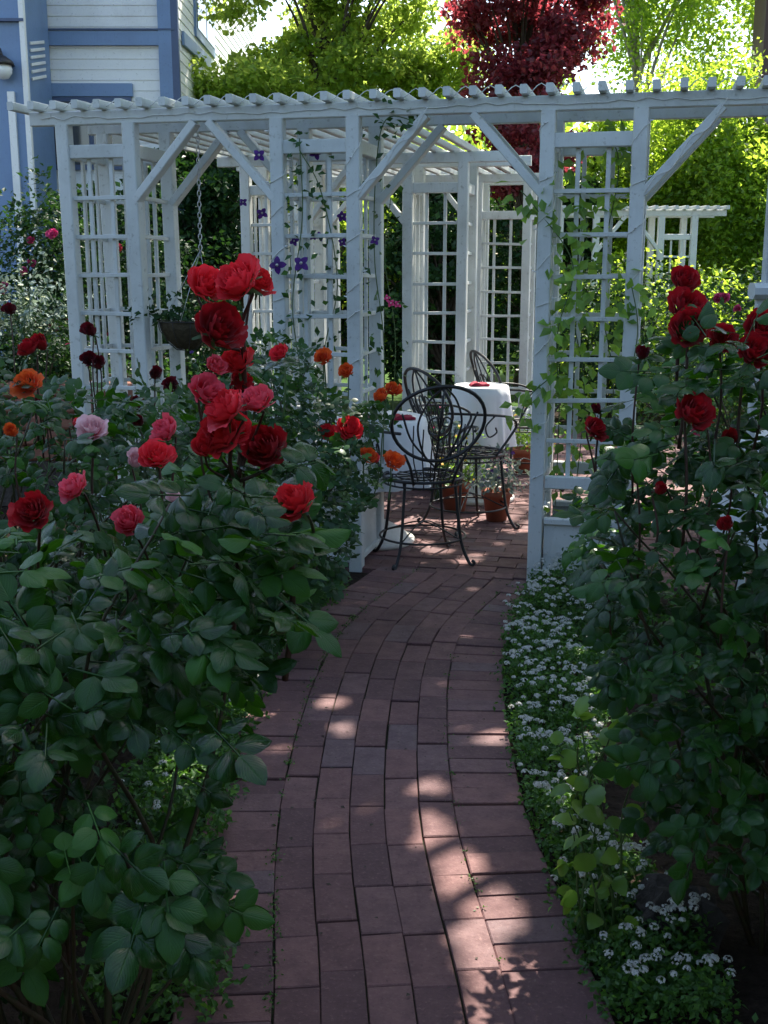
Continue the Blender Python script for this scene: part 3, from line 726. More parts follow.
def napkin(x, y, z, a, label):
    mb = MB(); V = []; nx, ny = 10, 8
    for j in range(ny+1):
        for i in range(nx+1):
            u, v = i/nx-.5, j/ny-.5; V.append((u*.12, v*.09, .018+.007*sin(u*9)*cos(v*6)-.012*(abs(u)*2)**6))
    n0 = len(V); V += [(vx, vy, .0) for vx, vy, vz in V]
    Q = [[j*(nx+1)+i, j*(nx+1)+i+1, (j+1)*(nx+1)+i+1, (j+1)*(nx+1)+i] for j in range(ny) for i in range(nx)]
    Q2 = [[b+n0 for b in q_[::-1]] for q_ in Q]
    ring_ = [i for i in range(nx+1)]+[(j+1)*(nx+1)-1 for j in range(1, ny+1)]+[ny*(nx+1)+i for i in range(nx-1, -1, -1)]+[j*(nx+1) for j in range(ny-1, 0, -1)]
    Q3 = [[ring_[k_-1]+n0, ring_[k_]+n0, ring_[k_], ring_[k_-1]] for k_ in range(len(ring_))]
    mb.add(V, np.array(Q+Q2+Q3)); o_ = mb.build('napkin', M['napkin'], None, True); o_.location = (x, y, z); o_.rotation_euler = (0, 0, a)
    tag(o_, label, 'napkin', 'burgundy napkins on the tables')
table(-.06, 6.2, .28, .34, 'round garden table under a white cloth nearest the path opening', 'white cloth draped over the nearest round table, behind the first wire chair', 1, h=.69)
table(.62, 7.36, .17, .36, 'round garden table under a white cloth farther back beside the middle chair', 'white cloth on the farther table, seen past the middle wire chair', 2)
table(1.95, 5.0, .38, .30, 'round garden table under a white cloth behind the red roses at right', 'white cloth glimpsed behind the dark red rose bush at right', 3)
napkin(.10, 6.06, .687, .2, 'folded burgundy napkin near the right edge of the nearest tablecloth')
napkin(-.06, 6.10, .687, .6, 'folded burgundy napkin in the middle of the nearest tablecloth, beside the tower post')
napkin(.60, 7.27, .737, .1, 'folded burgundy napkin on the farther tablecloth')

# ------------------------------------------------------------------ potted plants and beds on the patio
def pot_plant(px, py, Y, label, rp=.09, flower=None, fmat='silver_leaf', hgt=.22):
    b = gr(px, py); b = at(px, py, Y); b[2] = -.012
    t = thing('potted_plant', label, 'potted plant', b)
    mb = MB(); lathe(mb, [(0, 0), (rp*.7, 0), (rp*.98, .15), (rp*1.1, .15), (rp*1.1, .185), (rp*.98, .185), (rp*.95, .16), (0, .16)], b, 22); mb.build('pot', M['terracotta'], t, True, b)
    k = 340; c = b+np.array([0, 0, .2]); dr = rng.normal(size=(k, 3)); dr[:, 2] = abs(dr[:, 2])*1.2
    pts = c+dr/np.linalg.norm(dr, axis=1)[:, None]*rng.uniform(.03, hgt, (k, 1))*np.array([1, 1, 1.15])
    mb = MB(); put_leaves(mb, pts, .038, [LEAF2], c, .5, .8, .7); mb.build('foliage', M[fmat], t, False, b)
    if flower:
        for i in rng.choice(k, 26, replace=False):
            mb = MB(); small_flowers(mb, pts[[i]]+np.array([0, 0, .02]), .014); mb.build('flower', P[flower], t, False, b)
FL5 = None
def small_flowers(mb, pts, r, mat=0):
    V = [(0, 0, .15)]; Fc = []
    for i in range(5):
        a = i*2*pi/5
        V += [(cos(a-.5)*.7, sin(a-.5)*.7, .1), (cos(a)*1.0, sin(a)*1.0, .02), (cos(a+.5)*.7, sin(a+.5)*.7, .1)]
        j = 1+i*3; Fc.append([0, j, j+1, j+2])
    up = np.tile(np.array([0, -.3, .8]), (len(pts), 1)); mb.inst(np.array(V), np.array(Fc), orient(up, None, .5)*r, pts, mat)
pot_plant(497, 492, 6.72, 'terracotta pot of silvery leaved lilac flowers beside the middle wire chair', .085, 'purple')
pot_plant(455, 500, 7.0, 'terracotta pot of green leaves with yellow flowers behind the near table', .09, 'yellow', 'fresh_leaf', .3)
pot_plant(524, 470, 8.3, 'terracotta pot of bright green leaves behind the farthest chair', .09, 'yellow', 'fresh_leaf', .32)

def stems_plant(name, label, cat, base, n_, h, spread, leafmat, lsz, kk=30, flower=None, fr=.01, nf=0, tm=None):
    base = np.asarray(base, float); t = thing(name, label, cat, base); mb = MB(); L = []; T = []
    for i in range(n_):
        a = rng.uniform(0, 2*pi); e = base+np.array([cos(a)*spread*rng.random(), sin(a)*spread*rng.random(), h*rng.uniform(.6, 1.1)])
        p = cane(mb, base+np.array([rng.normal()*.03, rng.normal()*.03, -.02]), e, .004, .0015, .1, 10)
        pts_ = p[np.clip((rng.random(kk)**.8*len(p)).astype(int), 0, len(p)-1)]+rng.normal(size=(kk, 3))*.02; L.append(pts_); T.append(p[-1])
    mb.build('stems', M['green_stem'], t, True, base)
    mb = MB(); pts = np.concatenate(L); put_leaves(mb, pts, lsz, tm or [LEAF2], base+np.array([0, 0, h*.3]), .5, .8, .6); mb.build('foliage', M[leafmat], t, bool(tm), base)
    if flower:
        for ii in rng.choice(len(pts), nf, replace=False):
            mb = MB(); small_flowers(mb, pts[[ii]]+np.array([0, -.01, .02]), fr); mb.build('flower', P[flower], t, False, base)
    return t
for i, (px, Y, h, lm, lb) in enumerate([(440, 7.3, .62, 'silver_leaf', 'wispy silvery plant with tall thin stems behind the nearest wire chair'),
        (470, 7.75, .6, 'silver_leaf', 'pale feathery plant between the middle chair and the lattice bay'),
        (425, 7.7, .55, 'rose_leaf_far', 'leafy green plant at the foot of the lattice bay behind the near table')]):
    b = at(px, 480, Y); b[2] = 0; stems_plant('garden_plant', lb, 'plant', b, 14, h, .22, lm, .045, 28, 'white' if i < 2 else 'magenta', .012, 30)

# ------------------------------------------------------------------ rose bushes
Lp = [(-220, 590), (-100, 545), (0, 535), (60, 545), (125, 535), (160, 500), (190, 482), (240, 475), (275, 492), (285, 590), (268, 640), (238, 690), (225, 760), (185, 830), (205, 880), (200, 905), (160, 925), (130, 930), (60, 930), (0, 940), (-220, 950)]
fY = lambda x, y: 1.98-.00085*(y-500)
pts = sample_poly(Lp, 560, fY, .55)
hole = [(70, 735), (235, 720), (225, 800), (180, 825), (90, 830)]; pxs = np.array([(384+F*p_[0]/(p_[1]*cos(PITCH)-(p_[2]-H)*sin(PITCH)), 512-F*((p_[2]-H)*cos(PITCH)+p_[1]*sin(PITCH))/(p_[1]*cos(PITCH)-(p_[2]-H)*sin(PITCH))) for p_ in pts])
pts = pts[~(in_poly(hole, pxs[:, 0], pxs[:, 1]) & (rng.random(len(pts)) < .75))]
pts = np.concatenate([pts, [at(*p_) for p_ in ((262, 372, 1.97), (250, 376, 2.02), (228, 468, 1.95), (255, 470, 1.93), (195, 462, 1.98), (285, 468, 1.9), (215, 480, 1.92), (172, 470, 2.0), (158, 440, 2.1))]])
rose_bush('rose_bush', 'large glossy leaved rose bush in left foreground with tall coral and red blooms', (-.55, 1.75, -.03), pts, .058, COMP, M['rose_leaf'],
  [(205, 286, 38, 1.98, 'coral'), (240, 283, 44, 1.95, 'coral'), (247, 266, 24, 1.98, 'red'), (259, 284, 28, 2.0, 'red'), (217, 331, 46, 1.93, 'dark'), (238, 364, 30, 2.0, 'red'), (240, 384, 26, 2.02, 'dark'),
   (215, 367, 20, 1.95, 'pink'), (207, 391, 36, 1.93, 'pink'), (257, 401, 34, 1.93, 'pink'), (228, 409, 42, 1.9, 'coral'), (222, 436, 44, 1.92, 'red'), (235, 430, 34, 1.95, 'coral'), (205, 449, 24, 1.9, 'red'), (268, 449, 42, 1.98, 'dark'), (296, 503, 42, 1.75, 'red')],
  26, toward=.2, closed_small=False, hubs=((236, 482, 1.97, 45, 92, 232, 640), (243, 352, 1.99, 50, 90, 238, 482), (292, 560, 1.92, 20, 80, 285, 680)))
pts = sample_poly([(-150, 400), (0, 400), (60, 395), (130, 400), (190, 410), (260, 420), (270, 520), (150, 580), (-150, 600)], 400, lambda x, y: 2.95-.0022*(y-400), .7)
rose_bush('rose_bush', 'dark leaved rose bush at far left with pink, pale pink and crimson blooms', (-.95, 2.75, -.03), pts, .042, COMP, M['rose_leaf'],
  [(33, 513, 36, 1.8, 'dark'), (74, 488, 30, 2.1, 'pink'), (129, 523, 29, 1.95, 'pink'), (92, 429, 30, 2.6, 'pale'), (166, 431, 29, 2.5, 'pink'), (157, 456, 33, 2.35, 'coral'), (134, 463, 18, 2.4, 'pale'), (178, 500, 14, 2.4, 'pale'), (75, 425, 11, 2.65, 'coral'),
   (14, 434, 13, 2.6, 'orange')], 24, toward=.2)
pts = sample_poly([(-120, 350), (0, 350), (40, 375), (90, 390), (170, 380), (210, 400), (200, 470), (-120, 470)], 420, lambda x, y: 3.5, .8)
rose_bush('rose_bush', 'shadowed rose bush before the leftmost tower with an orange bloom and small maroon blooms', (-1.25, 3.5, -.03), pts, .038, COMPS, M['rose_leaf_far'],
  [(28, 385, 27, 3.1, 'orange'), (30, 349, 22, 3.4, 'dark'), (44, 348, 14, 3.42, 'dark'), (42, 411, 15, 3.2, 'maroon'), (88, 329, 14, 3.5, 'maroon'), (93, 334, 12, 3.48, 'maroon'), (89, 360, 15, 3.5, 'maroon'), (98, 367, 12, 3.5, 'maroon'),
   (155, 376, 13, 3.4, 'maroon'), (171, 385, 16, 3.4, 'maroon'), (135, 411, 14, 3.3, 'maroon'), (139, 425, 13, 3.2, 'maroon'), (10, 310, 14, 4, 'maroon')], 20, toward=.2)
pts = sample_poly([(170, 450), (215, 400), (240, 350), (275, 325), (300, 350), (325, 380), (360, 405), (385, 390), (385, 415), (365, 450), (378, 480), (355, 515), (345, 560), (330, 585), (300, 610), (250, 620), (200, 600)], 1500, lambda x, y: 4.75-.0016*(y-350), .8)
rose_bush('rose_bush', 'rose bush with orange and coral blooms beside the planter left of the path', (-.45, 4.6, -.03), pts, .036, COMPS, M['rose_leaf_far'],
  [(323, 358, 16, 4.6, 'orange'), (346, 371, 15, 4.5, 'orange'), (382, 397, 15, 4.5, 'orange'), (393, 390, 15, 4.52, 'orange'), (349, 430, 25, 4.3, 'coral'), (328, 433, 17, 4.4, 'coral'), (394, 461, 18, 4.35, 'orange'), (368, 456, 17, 4.35, 'orange'), (280, 353, 18, 4.2, 'coral'), (376, 461, 10, 4.4, 'coral')],
  30, toward=.15, caner=.005, stemname='green_stem')
pts = sample_poly([(640, 365), (665, 345), (700, 335), (780, 325), (900, 310), (960, 400), (960, 860), (800, 880), (700, 860), (660, 815), (622, 770), (640, 700), (610, 650), (622, 610), (580, 555), (600, 510), (590, 470), (612, 450), (642, 425)], 1250, lambda x, y: 2.45-.0005*(y-350), .75)
rose_bush('rose_bush', 'tall dark red rose bush in the right foreground filling the bed beside the path', (.98, 2.35, -.03), pts, .046, COMP, M['rose_leaf'],
  [(684, 281, 27, 2.35, 'dark'), (685, 310, 36, 2.3, 'dark'), (688, 331, 38, 2.25, 'dark'), (723, 339, 30, 2.3, 'dark'), (760, 330, 32, 2.3, 'dark'), (754, 351, 34, 2.25, 'dark'), (785, 345, 34, 2.3, 'dark'), (641, 357, 13, 2.3, 'maroon'), (595, 429, 23, 2.3, 'dark'), (692, 414, 34, 2.1, 'dark'),
   (640, 464, 11, 2.2, 'dark'), (657, 491, 12, 2.1, 'dark'), (703, 429, 12, 2.15, 'dark'), (727, 442, 15, 2.3, 'dark'), (727, 527, 16, 1.98, 'dark'), (612, 571, 13, 2.2, 'dark'), (598, 412, 9, 2.32, 'maroon')],
  34, toward=.2)

# dark low shrubs added to darken the right bed under and behind the roses
def shrub(name, label, c, rad, n_, size, mat, cat='shrub', tm=None, upw=.6, group=None, spread=.6, trunk=True, blossoms=None):
    c = np.asarray(c, float); base = np.array([c[0], c[1], -.03]); t = thing(name, label, cat, base, group)
    d = rng.normal(size=(n_, 3)); d /= np.linalg.norm(d, axis=1)[:, None]
    rr = rng.random(n_)**.45
    # lumpy outline
    lump = 1+.22*np.sin(d[:, 0]*5+c[0]*3)*np.cos(d[:, 1]*4+c[1])+.15*np.sin(d[:, 2]*8+c[0])
    pts = c+d*(rr*lump)[:, None]*np.asarray(rad); pts = pts[pts[:, 2] > .02]
    mb = MB(); put_leaves(mb, pts, size, tm or [LEAF2], c-np.array([0, 0, rad[2]*.4]), upw, .7, spread); mb.build('foliage', M[mat], t, False, base)
    if trunk:
        mb = MB()
        for i in range(7): cane(mb, base+rng.normal(size=3)*np.array([.04, .04, 0]), pts[rng.integers(len(pts))], .01, .003, .15, 8)
        mb.build('stems', M['stem'], t, True, base)
    if blossoms:
        m_, nb, sz = blossoms; out = pts[(pts[:, 1] < c[1]-rad[1]*.35)]
        if len(out) > nb:
            for i in rng.choice(len(out), nb, replace=False):
                bloom('blossom', out[i]+np.array([0, -.03, .01]), sz*rng.uniform(.7, 1.2), nrm((rng.normal()*.4, -.9, .4)), m_, t, 0, None, int(i), base)
    return t
shrub('shrub', 'dark leafy shrub added to deepen the shade in the bottom right corner', (1.25, 1.9, .18), (.42, .42, .28), 1400, .035, 'dark_leaf')  # this and the next are added, mostly out of view, for darkness
shrub('shrub', 'dark leafy shrub added to darken the right bed behind the red roses', (1.6, 3.2, .45), (.6, .7, .6), 3200, .04, 'dark_leaf')
shrub('shrub', 'dark low shrub added to deepen the shade in the bottom left corner', (-.80, 1.3, .16), (.42, .5, .3), 1900, .035, 'dark_leaf')  # added to make the lower left ground darker
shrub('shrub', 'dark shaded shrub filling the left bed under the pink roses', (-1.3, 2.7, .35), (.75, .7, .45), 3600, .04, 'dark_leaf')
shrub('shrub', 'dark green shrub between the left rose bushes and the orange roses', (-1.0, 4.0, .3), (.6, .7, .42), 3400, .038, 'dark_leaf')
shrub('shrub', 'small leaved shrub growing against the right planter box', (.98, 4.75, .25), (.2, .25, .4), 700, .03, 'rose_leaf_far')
# broad bright leaves in right bed
for (px, py, Y, lb) in ((618, 780, 2.35, 'bright green broad leaved plant at the foot of the right rose bush, nearest the camera'), (600, 700, 2.75, 'bright green broad leaved plant beside the white alyssum halfway along the right bed')):
    b = at(px, py, Y); stems_plant('leafy_plant', lb, 'plant', (b[0], b[1], 0), 7, max(.1, b[2]), .12, 'fresh_leaf', .055, 5, tm=[leaflet(1.0, .95, 6, 10, .25, .45, .05), leaflet(1.0, .85, 6, 10, .1, .7, .05)])

# rock
def rock(c, s, label, seed):
    rr = np.random.default_rng(seed); V = []; nu, nv_ = 14, 9
    for j in range(nv_+1):
        for i in range(nu):
            a = i*2*pi/nu; b = j*pi/nv_; d = np.array([cos(a)*sin(b), sin(a)*sin(b), cos(b)])
            k_ = 1+.16*sin(d[0]*5+seed)+.14*cos(d[1]*6+seed)+.1*sin(d[2]*7); d = np.sign(d)*abs(d)**.75; V.append(d*k_*np.array(s)+np.asarray(c))
    Q = [[j*nu+i, j*nu+(i+1) % nu, (j+1)*nu+(i+1) % nu, (j+1)*nu+i][::-1] for j in range(nv_) for i in range(nu)]
    mb = MB(); mb.add(V, np.array(Q)); tag(mb.build('rock', M['rock']), label, 'rock')
b = gr(665, 940); rock((b[0]+.03, b[1]+.05, .02), (.09, .08, .085), 'grey pointed rock among the white flowers in the bottom right bed', 3)

# ------------------------------------------------------------------ alyssum ground cover (stuff)
def cover(name, regions, nleaf, nflow, ls=.022, h=.09, whites=True):
    mb = MB(); tot = sum(r[2] for r in regions)
    for (poly, dens, w) in regions:
        k_ = int(nleaf*w/tot); xs = [p[0] for p in poly]; ys = [p[1] for p in poly]
        G = []
        while len(G) < k_:
            x = rng.uniform(min(xs), max(xs), k_*2); y = rng.uniform(min(ys), max(ys), k_*2); m_ = in_poly(poly, x, y)
            G += list(zip(x[m_], y[m_]))
        G = np.array(G[:k_])+rng.normal(size=(k_, 2))*.022; lum = np.clip(.5+.5*np.sin(G[:, 0]*13+3*np.sin(G[:, 1]*7))*np.cos(G[:, 1]*11)+.25*np.sin(G[:, 0]*41)*np.sin(G[:, 1]*37), 0, 1.3)
        pts = np.stack([G[:, 0], G[:, 1], h*rng.random(k_)*(.35+.9*lum)-.01], 1)
        up = np.tile(np.array([0, -.15, .7]), (k_, 1)); mb.inst(LEAF2[0], LEAF2[1], orient(up, None, .7)*(ls*rng.uniform(.6, 1.3, k_))[:, None, None], pts, 0)
        nf = int(nflow*dens*w/tot)
        if nf:
            i = rng.choice(k_, nf); c = np.stack([G[i, 0], G[i, 1], h*(.35+.9*lum[i])+.012+.012*rng.random(nf)], 1)
            sel = rng.random(nf) < (.1+.9*lum[i]**1.3); c = c[sel]
            # each head: a dome of tiny four petalled flowers
            m2 = 20; hd = rng.normal(size=(len(c), m2, 3)); hd[:, :, 2] = abs(hd[:, :, 2]); hd /= np.linalg.norm(hd, axis=2)[:, :, None]
            sz = rng.uniform(.007, .0125, (len(c), 1, 1)); pp = (c[:, None, :]+hd*sz*np.array([1, 1, .7])).reshape(-1, 3)
            q4 = (np.array([(-1, -.35, 0), (1, -.35, 0), (1, .35, 0), (-1, .35, 0), (-.35, -1, .02), (.35, -1, .02), (.35, 1, .02), (-.35, 1, .02)]), np.array([[0, 1, 2, 3], [4, 5, 6, 7]]))
            mb.inst(q4[0], q4[1], orient(hd.reshape(-1, 3), None, .15)*.0031, pp, 1)
    return tag(mb.build(name, [M['cover_leaf'], P['white']]), kind='stuff')
def gp2(L): return [tuple(gr(x, y)[:2]) for x, y in L]
right_edge = [(612, 1024), (583, 955), (560, 890), (546, 850), (527, 800), (516, 760), (507, 700), (506, 650), (517, 605), (537, 578)]
reg = [(gp2(right_edge[4:]+[(600, 572), (615, 640), (610, 700), (600, 760), (590, 800)]), 1.0, 3.0),
       (gp2(right_edge[:5]+[(575, 800), (620, 850), (690, 930), (735, 1024)]), .5, 1.3)]
cover('alyssum_cover', reg, 26000, 1600, .018, .085)
cover('low_ground_cover', [(gp2([(150, 1024), (215, 1024), (238, 930), (215, 880), (225, 820), (240, 760), (258, 700), (285, 650), (300, 625), (345, 590), (300, 580), (250, 600), (180, 700), (120, 800), (80, 1000)]), .12, 1.0)], 15000, 700, .022, .09)
# more soil cover to both sides
cover('shade_ground_cover', [([(-3.4, 1.0), (-.9, 1.0), (-.8, 5.6), (-3.4, 6.4)], 0, 1.0), ([(1.1, 1.2), (3.2, 1.2), (3.2, 5.0), (1.0, 5.2)], 0, .8)], 26000, 0, .035, .2)
# moss and weeds in the joints
mb = MB(); mp_ = []
for sL_ in (.49, 0.0):
    for s in rng.uniform(2.4, LEN, 170 if sL_ > .1 else 45):
        p, nn = cpt(s); k_ = rng.integers(2, 9); mp_ += [p+nn*(sL_+rng.normal()*.006)+rng.normal(size=3)*np.array([.008, .008, .001]) for _ in range(k_)]
mp_ = np.array(mp_); mp_[:, 2] = .001+abs(rng.normal(size=len(mp_)))*.003
mb.inst(LEAF2[0], LEAF2[1], orient(np.tile([0, 0, .8], (len(mp_), 1)), None, .7)*.0085, mp_, 0); tag(mb.build('moss', M['cover_leaf']), kind='stuff')
# fallen bits
mb = MB(); k_ = 190; q_ = []
for _ in range(k_):
    p, nn = cpt(rng.uniform(1.5, LEN)); q_.append(p+nn*rng.uniform(-.18, .66)+np.array([0, 0, .004]))
for _ in range(60): q_.append(W(rng.uniform(sB1, sD0), rng.uniform(0, 2), -.007))
mb.inst(LEAF2[0], LEAF2[1], orient(np.tile([0, 0, 1.0], (len(q_), 1)), None, .15)*rng.uniform(.006, .018, (len(q_), 1, 1)), np.array(q_), 0); tag(mb.build('leaf_litter', M['bark']), kind='stuff')

# ------------------------------------------------------------------ climbers
def climber(name, label, cat, paths, leafmat, lsz, dens, flowers=None, fcol='purple', base=None, out=.05):
    base = np.asarray(paths[0][0], float).copy(); base[2] = max(base[2], 0); t = thing(name, label, cat, base); mb = MB(); L = []
    for pth in paths:
        p = spline([np.asarray(a)+rng.normal(size=3)*.012 for a in pth], 7); tube(mb, p, .0028, 5)
        k_ = int(dens*np.linalg.norm(np.diff(p, axis=0), axis=1).sum()); i = rng.integers(0, len(p), k_)
        cl = np.repeat(rng.normal(size=(k_//4+1, 3)), 4, 0)[:k_]; L.append(p[i]+cl*out*.7+rng.normal(size=(k_, 3))*out*.5)
    mb.build('stems', M['green_stem'], t, True, base)
    pts = np.concatenate(L); mb = MB(); put_leaves(mb, pts, lsz, [LEAF2], pts.mean(0)+np.array([0, .5, 0]), .5, .5, .6, toward=.5); mb.build('foliage', M[leafmat], t, False, base)
    for (px, py, dd_, Yf) in (flowers or []):
        c = at(px, py, Yf); d = dd_*Yf/F; ax = nrm((rng.normal()*.2, -1, .25+rng.normal()*.1)); x, y, z = frame(ax); fb = MB(); B = np.stack([x, y, z], 1); n4 = random.choice((4, 4, 5)); a0 = rng.uniform(0, 6)
        for i in range(n4):
            v, q_, u = leaflet(.5, .36, 4, 5, .1, .3); fb.add((v@rotx(-.15).T@rotz(a0+i*2*pi/n4).T*d)@B.T+c, q_, 0, rng.random(), u)
        tube(fb, [c-ax*.0, c+ax*d*.1], [d*.09, d*.04], 6, 1)
        fb.build('flower', [P[fcol], P['white']], t, True, base)
    return t
pB = lambda s, z, d=-.03: W(s, d, z)
climber('clematis', 'clematis with dark purple flowers climbing the lattice tower left of the path opening', 'climbing plant',
  [[pB(sB0+.1, .3), pB(sB0+.12, .9), pB(sB0+.07, 1.3), pB(sB0+.14, 1.7), pB(sB0+.1, 2.05)], [pB(sB0+.25, .3, .1), pB(sB0+.2, 1.0, .05), pB(sB0+.3, 1.4, .02), pB(sB0+.22, 1.8), pB(sB0+.12, 2.0)],
   [pB(sB1+.05, .4, .3), pB(sB1+.09, 1.1, .25), pB(sB1+.06, 1.5, .2), pB(sB1+.1, 1.9, .1), pB(sB1+.16, 2.12, 0), pB(sB1+.3, 2.14, 0)]], 'rose_leaf_far', .045, 55,
  [(277, 265, 19, 5.6), (301, 263, 19, 5.6), (262, 213, 13, 6.2), (259, 155, 14, 5.7), (316, 153, 14, 5.7), (320, 236, 11, 5.7), (294, 241, 11, 5.75), (342, 216, 12, 5.8), (243, 202, 10, 6.1), (313, 236, 9, 5.7), (375, 240, 11, 5.7), (342, 242, 10, 5.8)])
climber('honeysuckle', 'light green leafy vine climbing the lattice tower right of the path opening', 'climbing plant',
  [[pB(sC0+.06, .3, .2), pB(sC0+.1, .8, .1), pB(sC0+.06, 1.2), pB(sC0+.1, 1.5), pB(sC0-.02, 1.75), pB(sC0-.1, 1.82)],
   [pB(sC0+.15, .3, .2), pB(sC0+.2, .9, .1), pB(sC0+.12, 1.3, .05), pB(sC0+.2, 1.65, .03), pB(sC0+.12, 1.9, .05)],
   [pB(sC1-.1, .3, .2), pB(sC1-.08, .9, .2), pB(sC1-.14, 1.4, .12), pB(sC1-.1, 1.9, .2), pB(sC1-.15, 2.1, .3)],
   [pB(sC1, 1.0, -.02), pB(sC1+.03, 1.2, -.04), pB(sC1-.02, 1.45, -.04)], [pB(sC0+.05, 1.0, -.03), pB(sC0-.05, .9, -.05), pB(sC0-.1, .75, -.05)]], 'vine_leaf', .07, 85)
b = W(sB1+.05, .3); climber('climbing_vine', 'thin vine with magenta flowers on the lattice behind the path opening', 'climbing plant',
  [[W(tB[0]-.1, D2-.05, .3), W(tB[0]-.08, D2-.05, 1.0), W(tB[0]-.13, D2-.05, 1.5), W(tB[0]-.1, D2-.05, 1.9)]], 'rose_leaf_far', .045, 50, [(391, 303, 9, 7.6), (398, 304, 9, 7.6), (387, 298, 8, 7.6)], 'magenta')

# ------------------------------------------------------------------ left background garden
def grass_clump(label, c, n_, h, spread):
    mb = MB(); c = np.asarray(c, float)
    for i in range(n_):
        a = rng.uniform(0, 2*pi); r0 = rng.random()*spread*.3; L = h*rng.uniform(.6, 1.1); b0 = c+np.array([cos(a)*r0, sin(a)*r0, 0]); w = .006
        d = np.array([cos(a), sin(a), 0]); sd = np.array([-sin(a), cos(a), 0]); V = []
        for j in range(5):
            v = j/4; p = b0+d*spread*v**2+np.array([0, 0, L*(v-.35*v*v)]); V += [p-sd*w*(1-v*.9), p+sd*w*(1-v*.9)]
        mb.add(V, np.array([[2*j, 2*j+1, 2*j+3, 2*j+2] for j in range(4)]), 0, rng.random())
    tag(mb.build('grass_clump', M['grass_blade'], None, True, c), label, 'ornamental grass'); bpy.data.objects[-1] if False else None
b = gr(47, 412); 
def place(o_): return o_
grass_clump('tuft of arching green grass in front of the low stone wall at far left', (at(45, 370, 6.2)[0], 6.2, .25), 260, .4, .35)
# terraced bed: low dry-stone wall at far left
wl = thing('stone_wall', 'low reddish dry stone wall at the far left behind the grass tuft', 'stone wall', (-2.3, 7.3, 0)); mb = MB()
zr_ = 0
for rw in range(5):
    x = -4.6+rng.uniform(0, .1)
    while x < -1.75:
        w_ = rng.uniform(.12, .26); hh = .10
        zb_ = .26+rw*.1; beam(mb, (x+.004, 7.3+rng.normal()*.01, zb_+.05), (x+w_-.006, 7.3+rng.normal()*.01, zb_+.05), .2, hh-.008, (0, 0, 1), .018); x += w_
mb2 = MB(); box(mb2, (-4.6, 7.22, -.03), (-1.75, 7.38, .26)); 
mb.build('stones', M['wallstone'], wl, False, (-2.3, 7.3, 0)); mb2.build('footing', M['rock'], wl, False, (-2.3, 7.3, 0))
g = MB(); g.add([(-8, 7.4, .70), (-1.75, 7.4, .70), (-1.75, 9.6, .74), (-8, 9.6, .74), (-8, 7.4, -.03), (-1.75, 7.4, -.03), (-1.75, 9.6, -.03)], np.array([[0, 1, 2, 3], [4, 5, 1, 0], [5, 6, 2, 1]])); tag(g.build('terrace_bed', M['soil']), kind='structure')
def gxy(px, Y): return at(px, 262, Y)[0]
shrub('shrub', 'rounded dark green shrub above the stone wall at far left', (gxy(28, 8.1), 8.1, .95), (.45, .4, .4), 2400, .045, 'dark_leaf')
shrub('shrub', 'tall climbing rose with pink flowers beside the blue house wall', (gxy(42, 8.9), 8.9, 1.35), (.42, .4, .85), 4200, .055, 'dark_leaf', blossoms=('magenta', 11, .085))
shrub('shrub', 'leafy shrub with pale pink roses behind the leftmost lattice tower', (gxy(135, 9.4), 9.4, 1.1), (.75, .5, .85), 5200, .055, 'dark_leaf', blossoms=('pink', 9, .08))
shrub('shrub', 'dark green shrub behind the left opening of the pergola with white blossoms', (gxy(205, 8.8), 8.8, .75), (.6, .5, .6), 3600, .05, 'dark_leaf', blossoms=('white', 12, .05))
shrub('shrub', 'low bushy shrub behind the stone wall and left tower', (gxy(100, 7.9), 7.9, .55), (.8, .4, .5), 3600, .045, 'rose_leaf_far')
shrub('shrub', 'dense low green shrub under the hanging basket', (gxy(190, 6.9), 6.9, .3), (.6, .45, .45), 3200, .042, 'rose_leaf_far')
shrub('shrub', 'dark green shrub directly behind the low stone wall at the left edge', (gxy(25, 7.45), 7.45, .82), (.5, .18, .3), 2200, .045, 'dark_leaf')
b = (gxy(28, 7.7), 7.7, .7); stems_plant('silver_plant', 'tall silvery grey leaved plant at the far left edge in front of the climbing rose', 'plant', b, 26, .8, .4, 'silver_leaf', .042, 26)
b = (gxy(-10, 7.5), 7.5, .7); stems_plant('silver_plant', 'silvery plant partly outside the left edge of the view', 'plant', b, 22, .75, .35, 'silver_leaf', .05, 30)
b = at(205, 340, 5.6); stems_plant('flower_plant', 'slender green plant with blue flowers behind the tall coral roses', 'plant', (b[0], 5.6, 0), 16, .95, .25, 'rose_leaf_far', .04, 30, 'purple', .014, 22)
b = at(255, 340, 5.4); stems_plant('flower_plant', 'upright fresh green plant at the foot of the clematis tower', 'plant', (b[0], 5.35, 0), 16, 1.1, .22, 'rose_leaf_far', .045, 34)
b = at(95, 400, 5.4); stems_plant('flower_plant', 'low plant with yellow flowers at the foot of the leftmost tower', 'plant', (b[0], 5.4, 0), 14, .7, .3, 'rose_leaf_far', .045, 30, 'yellow', .02, 10)

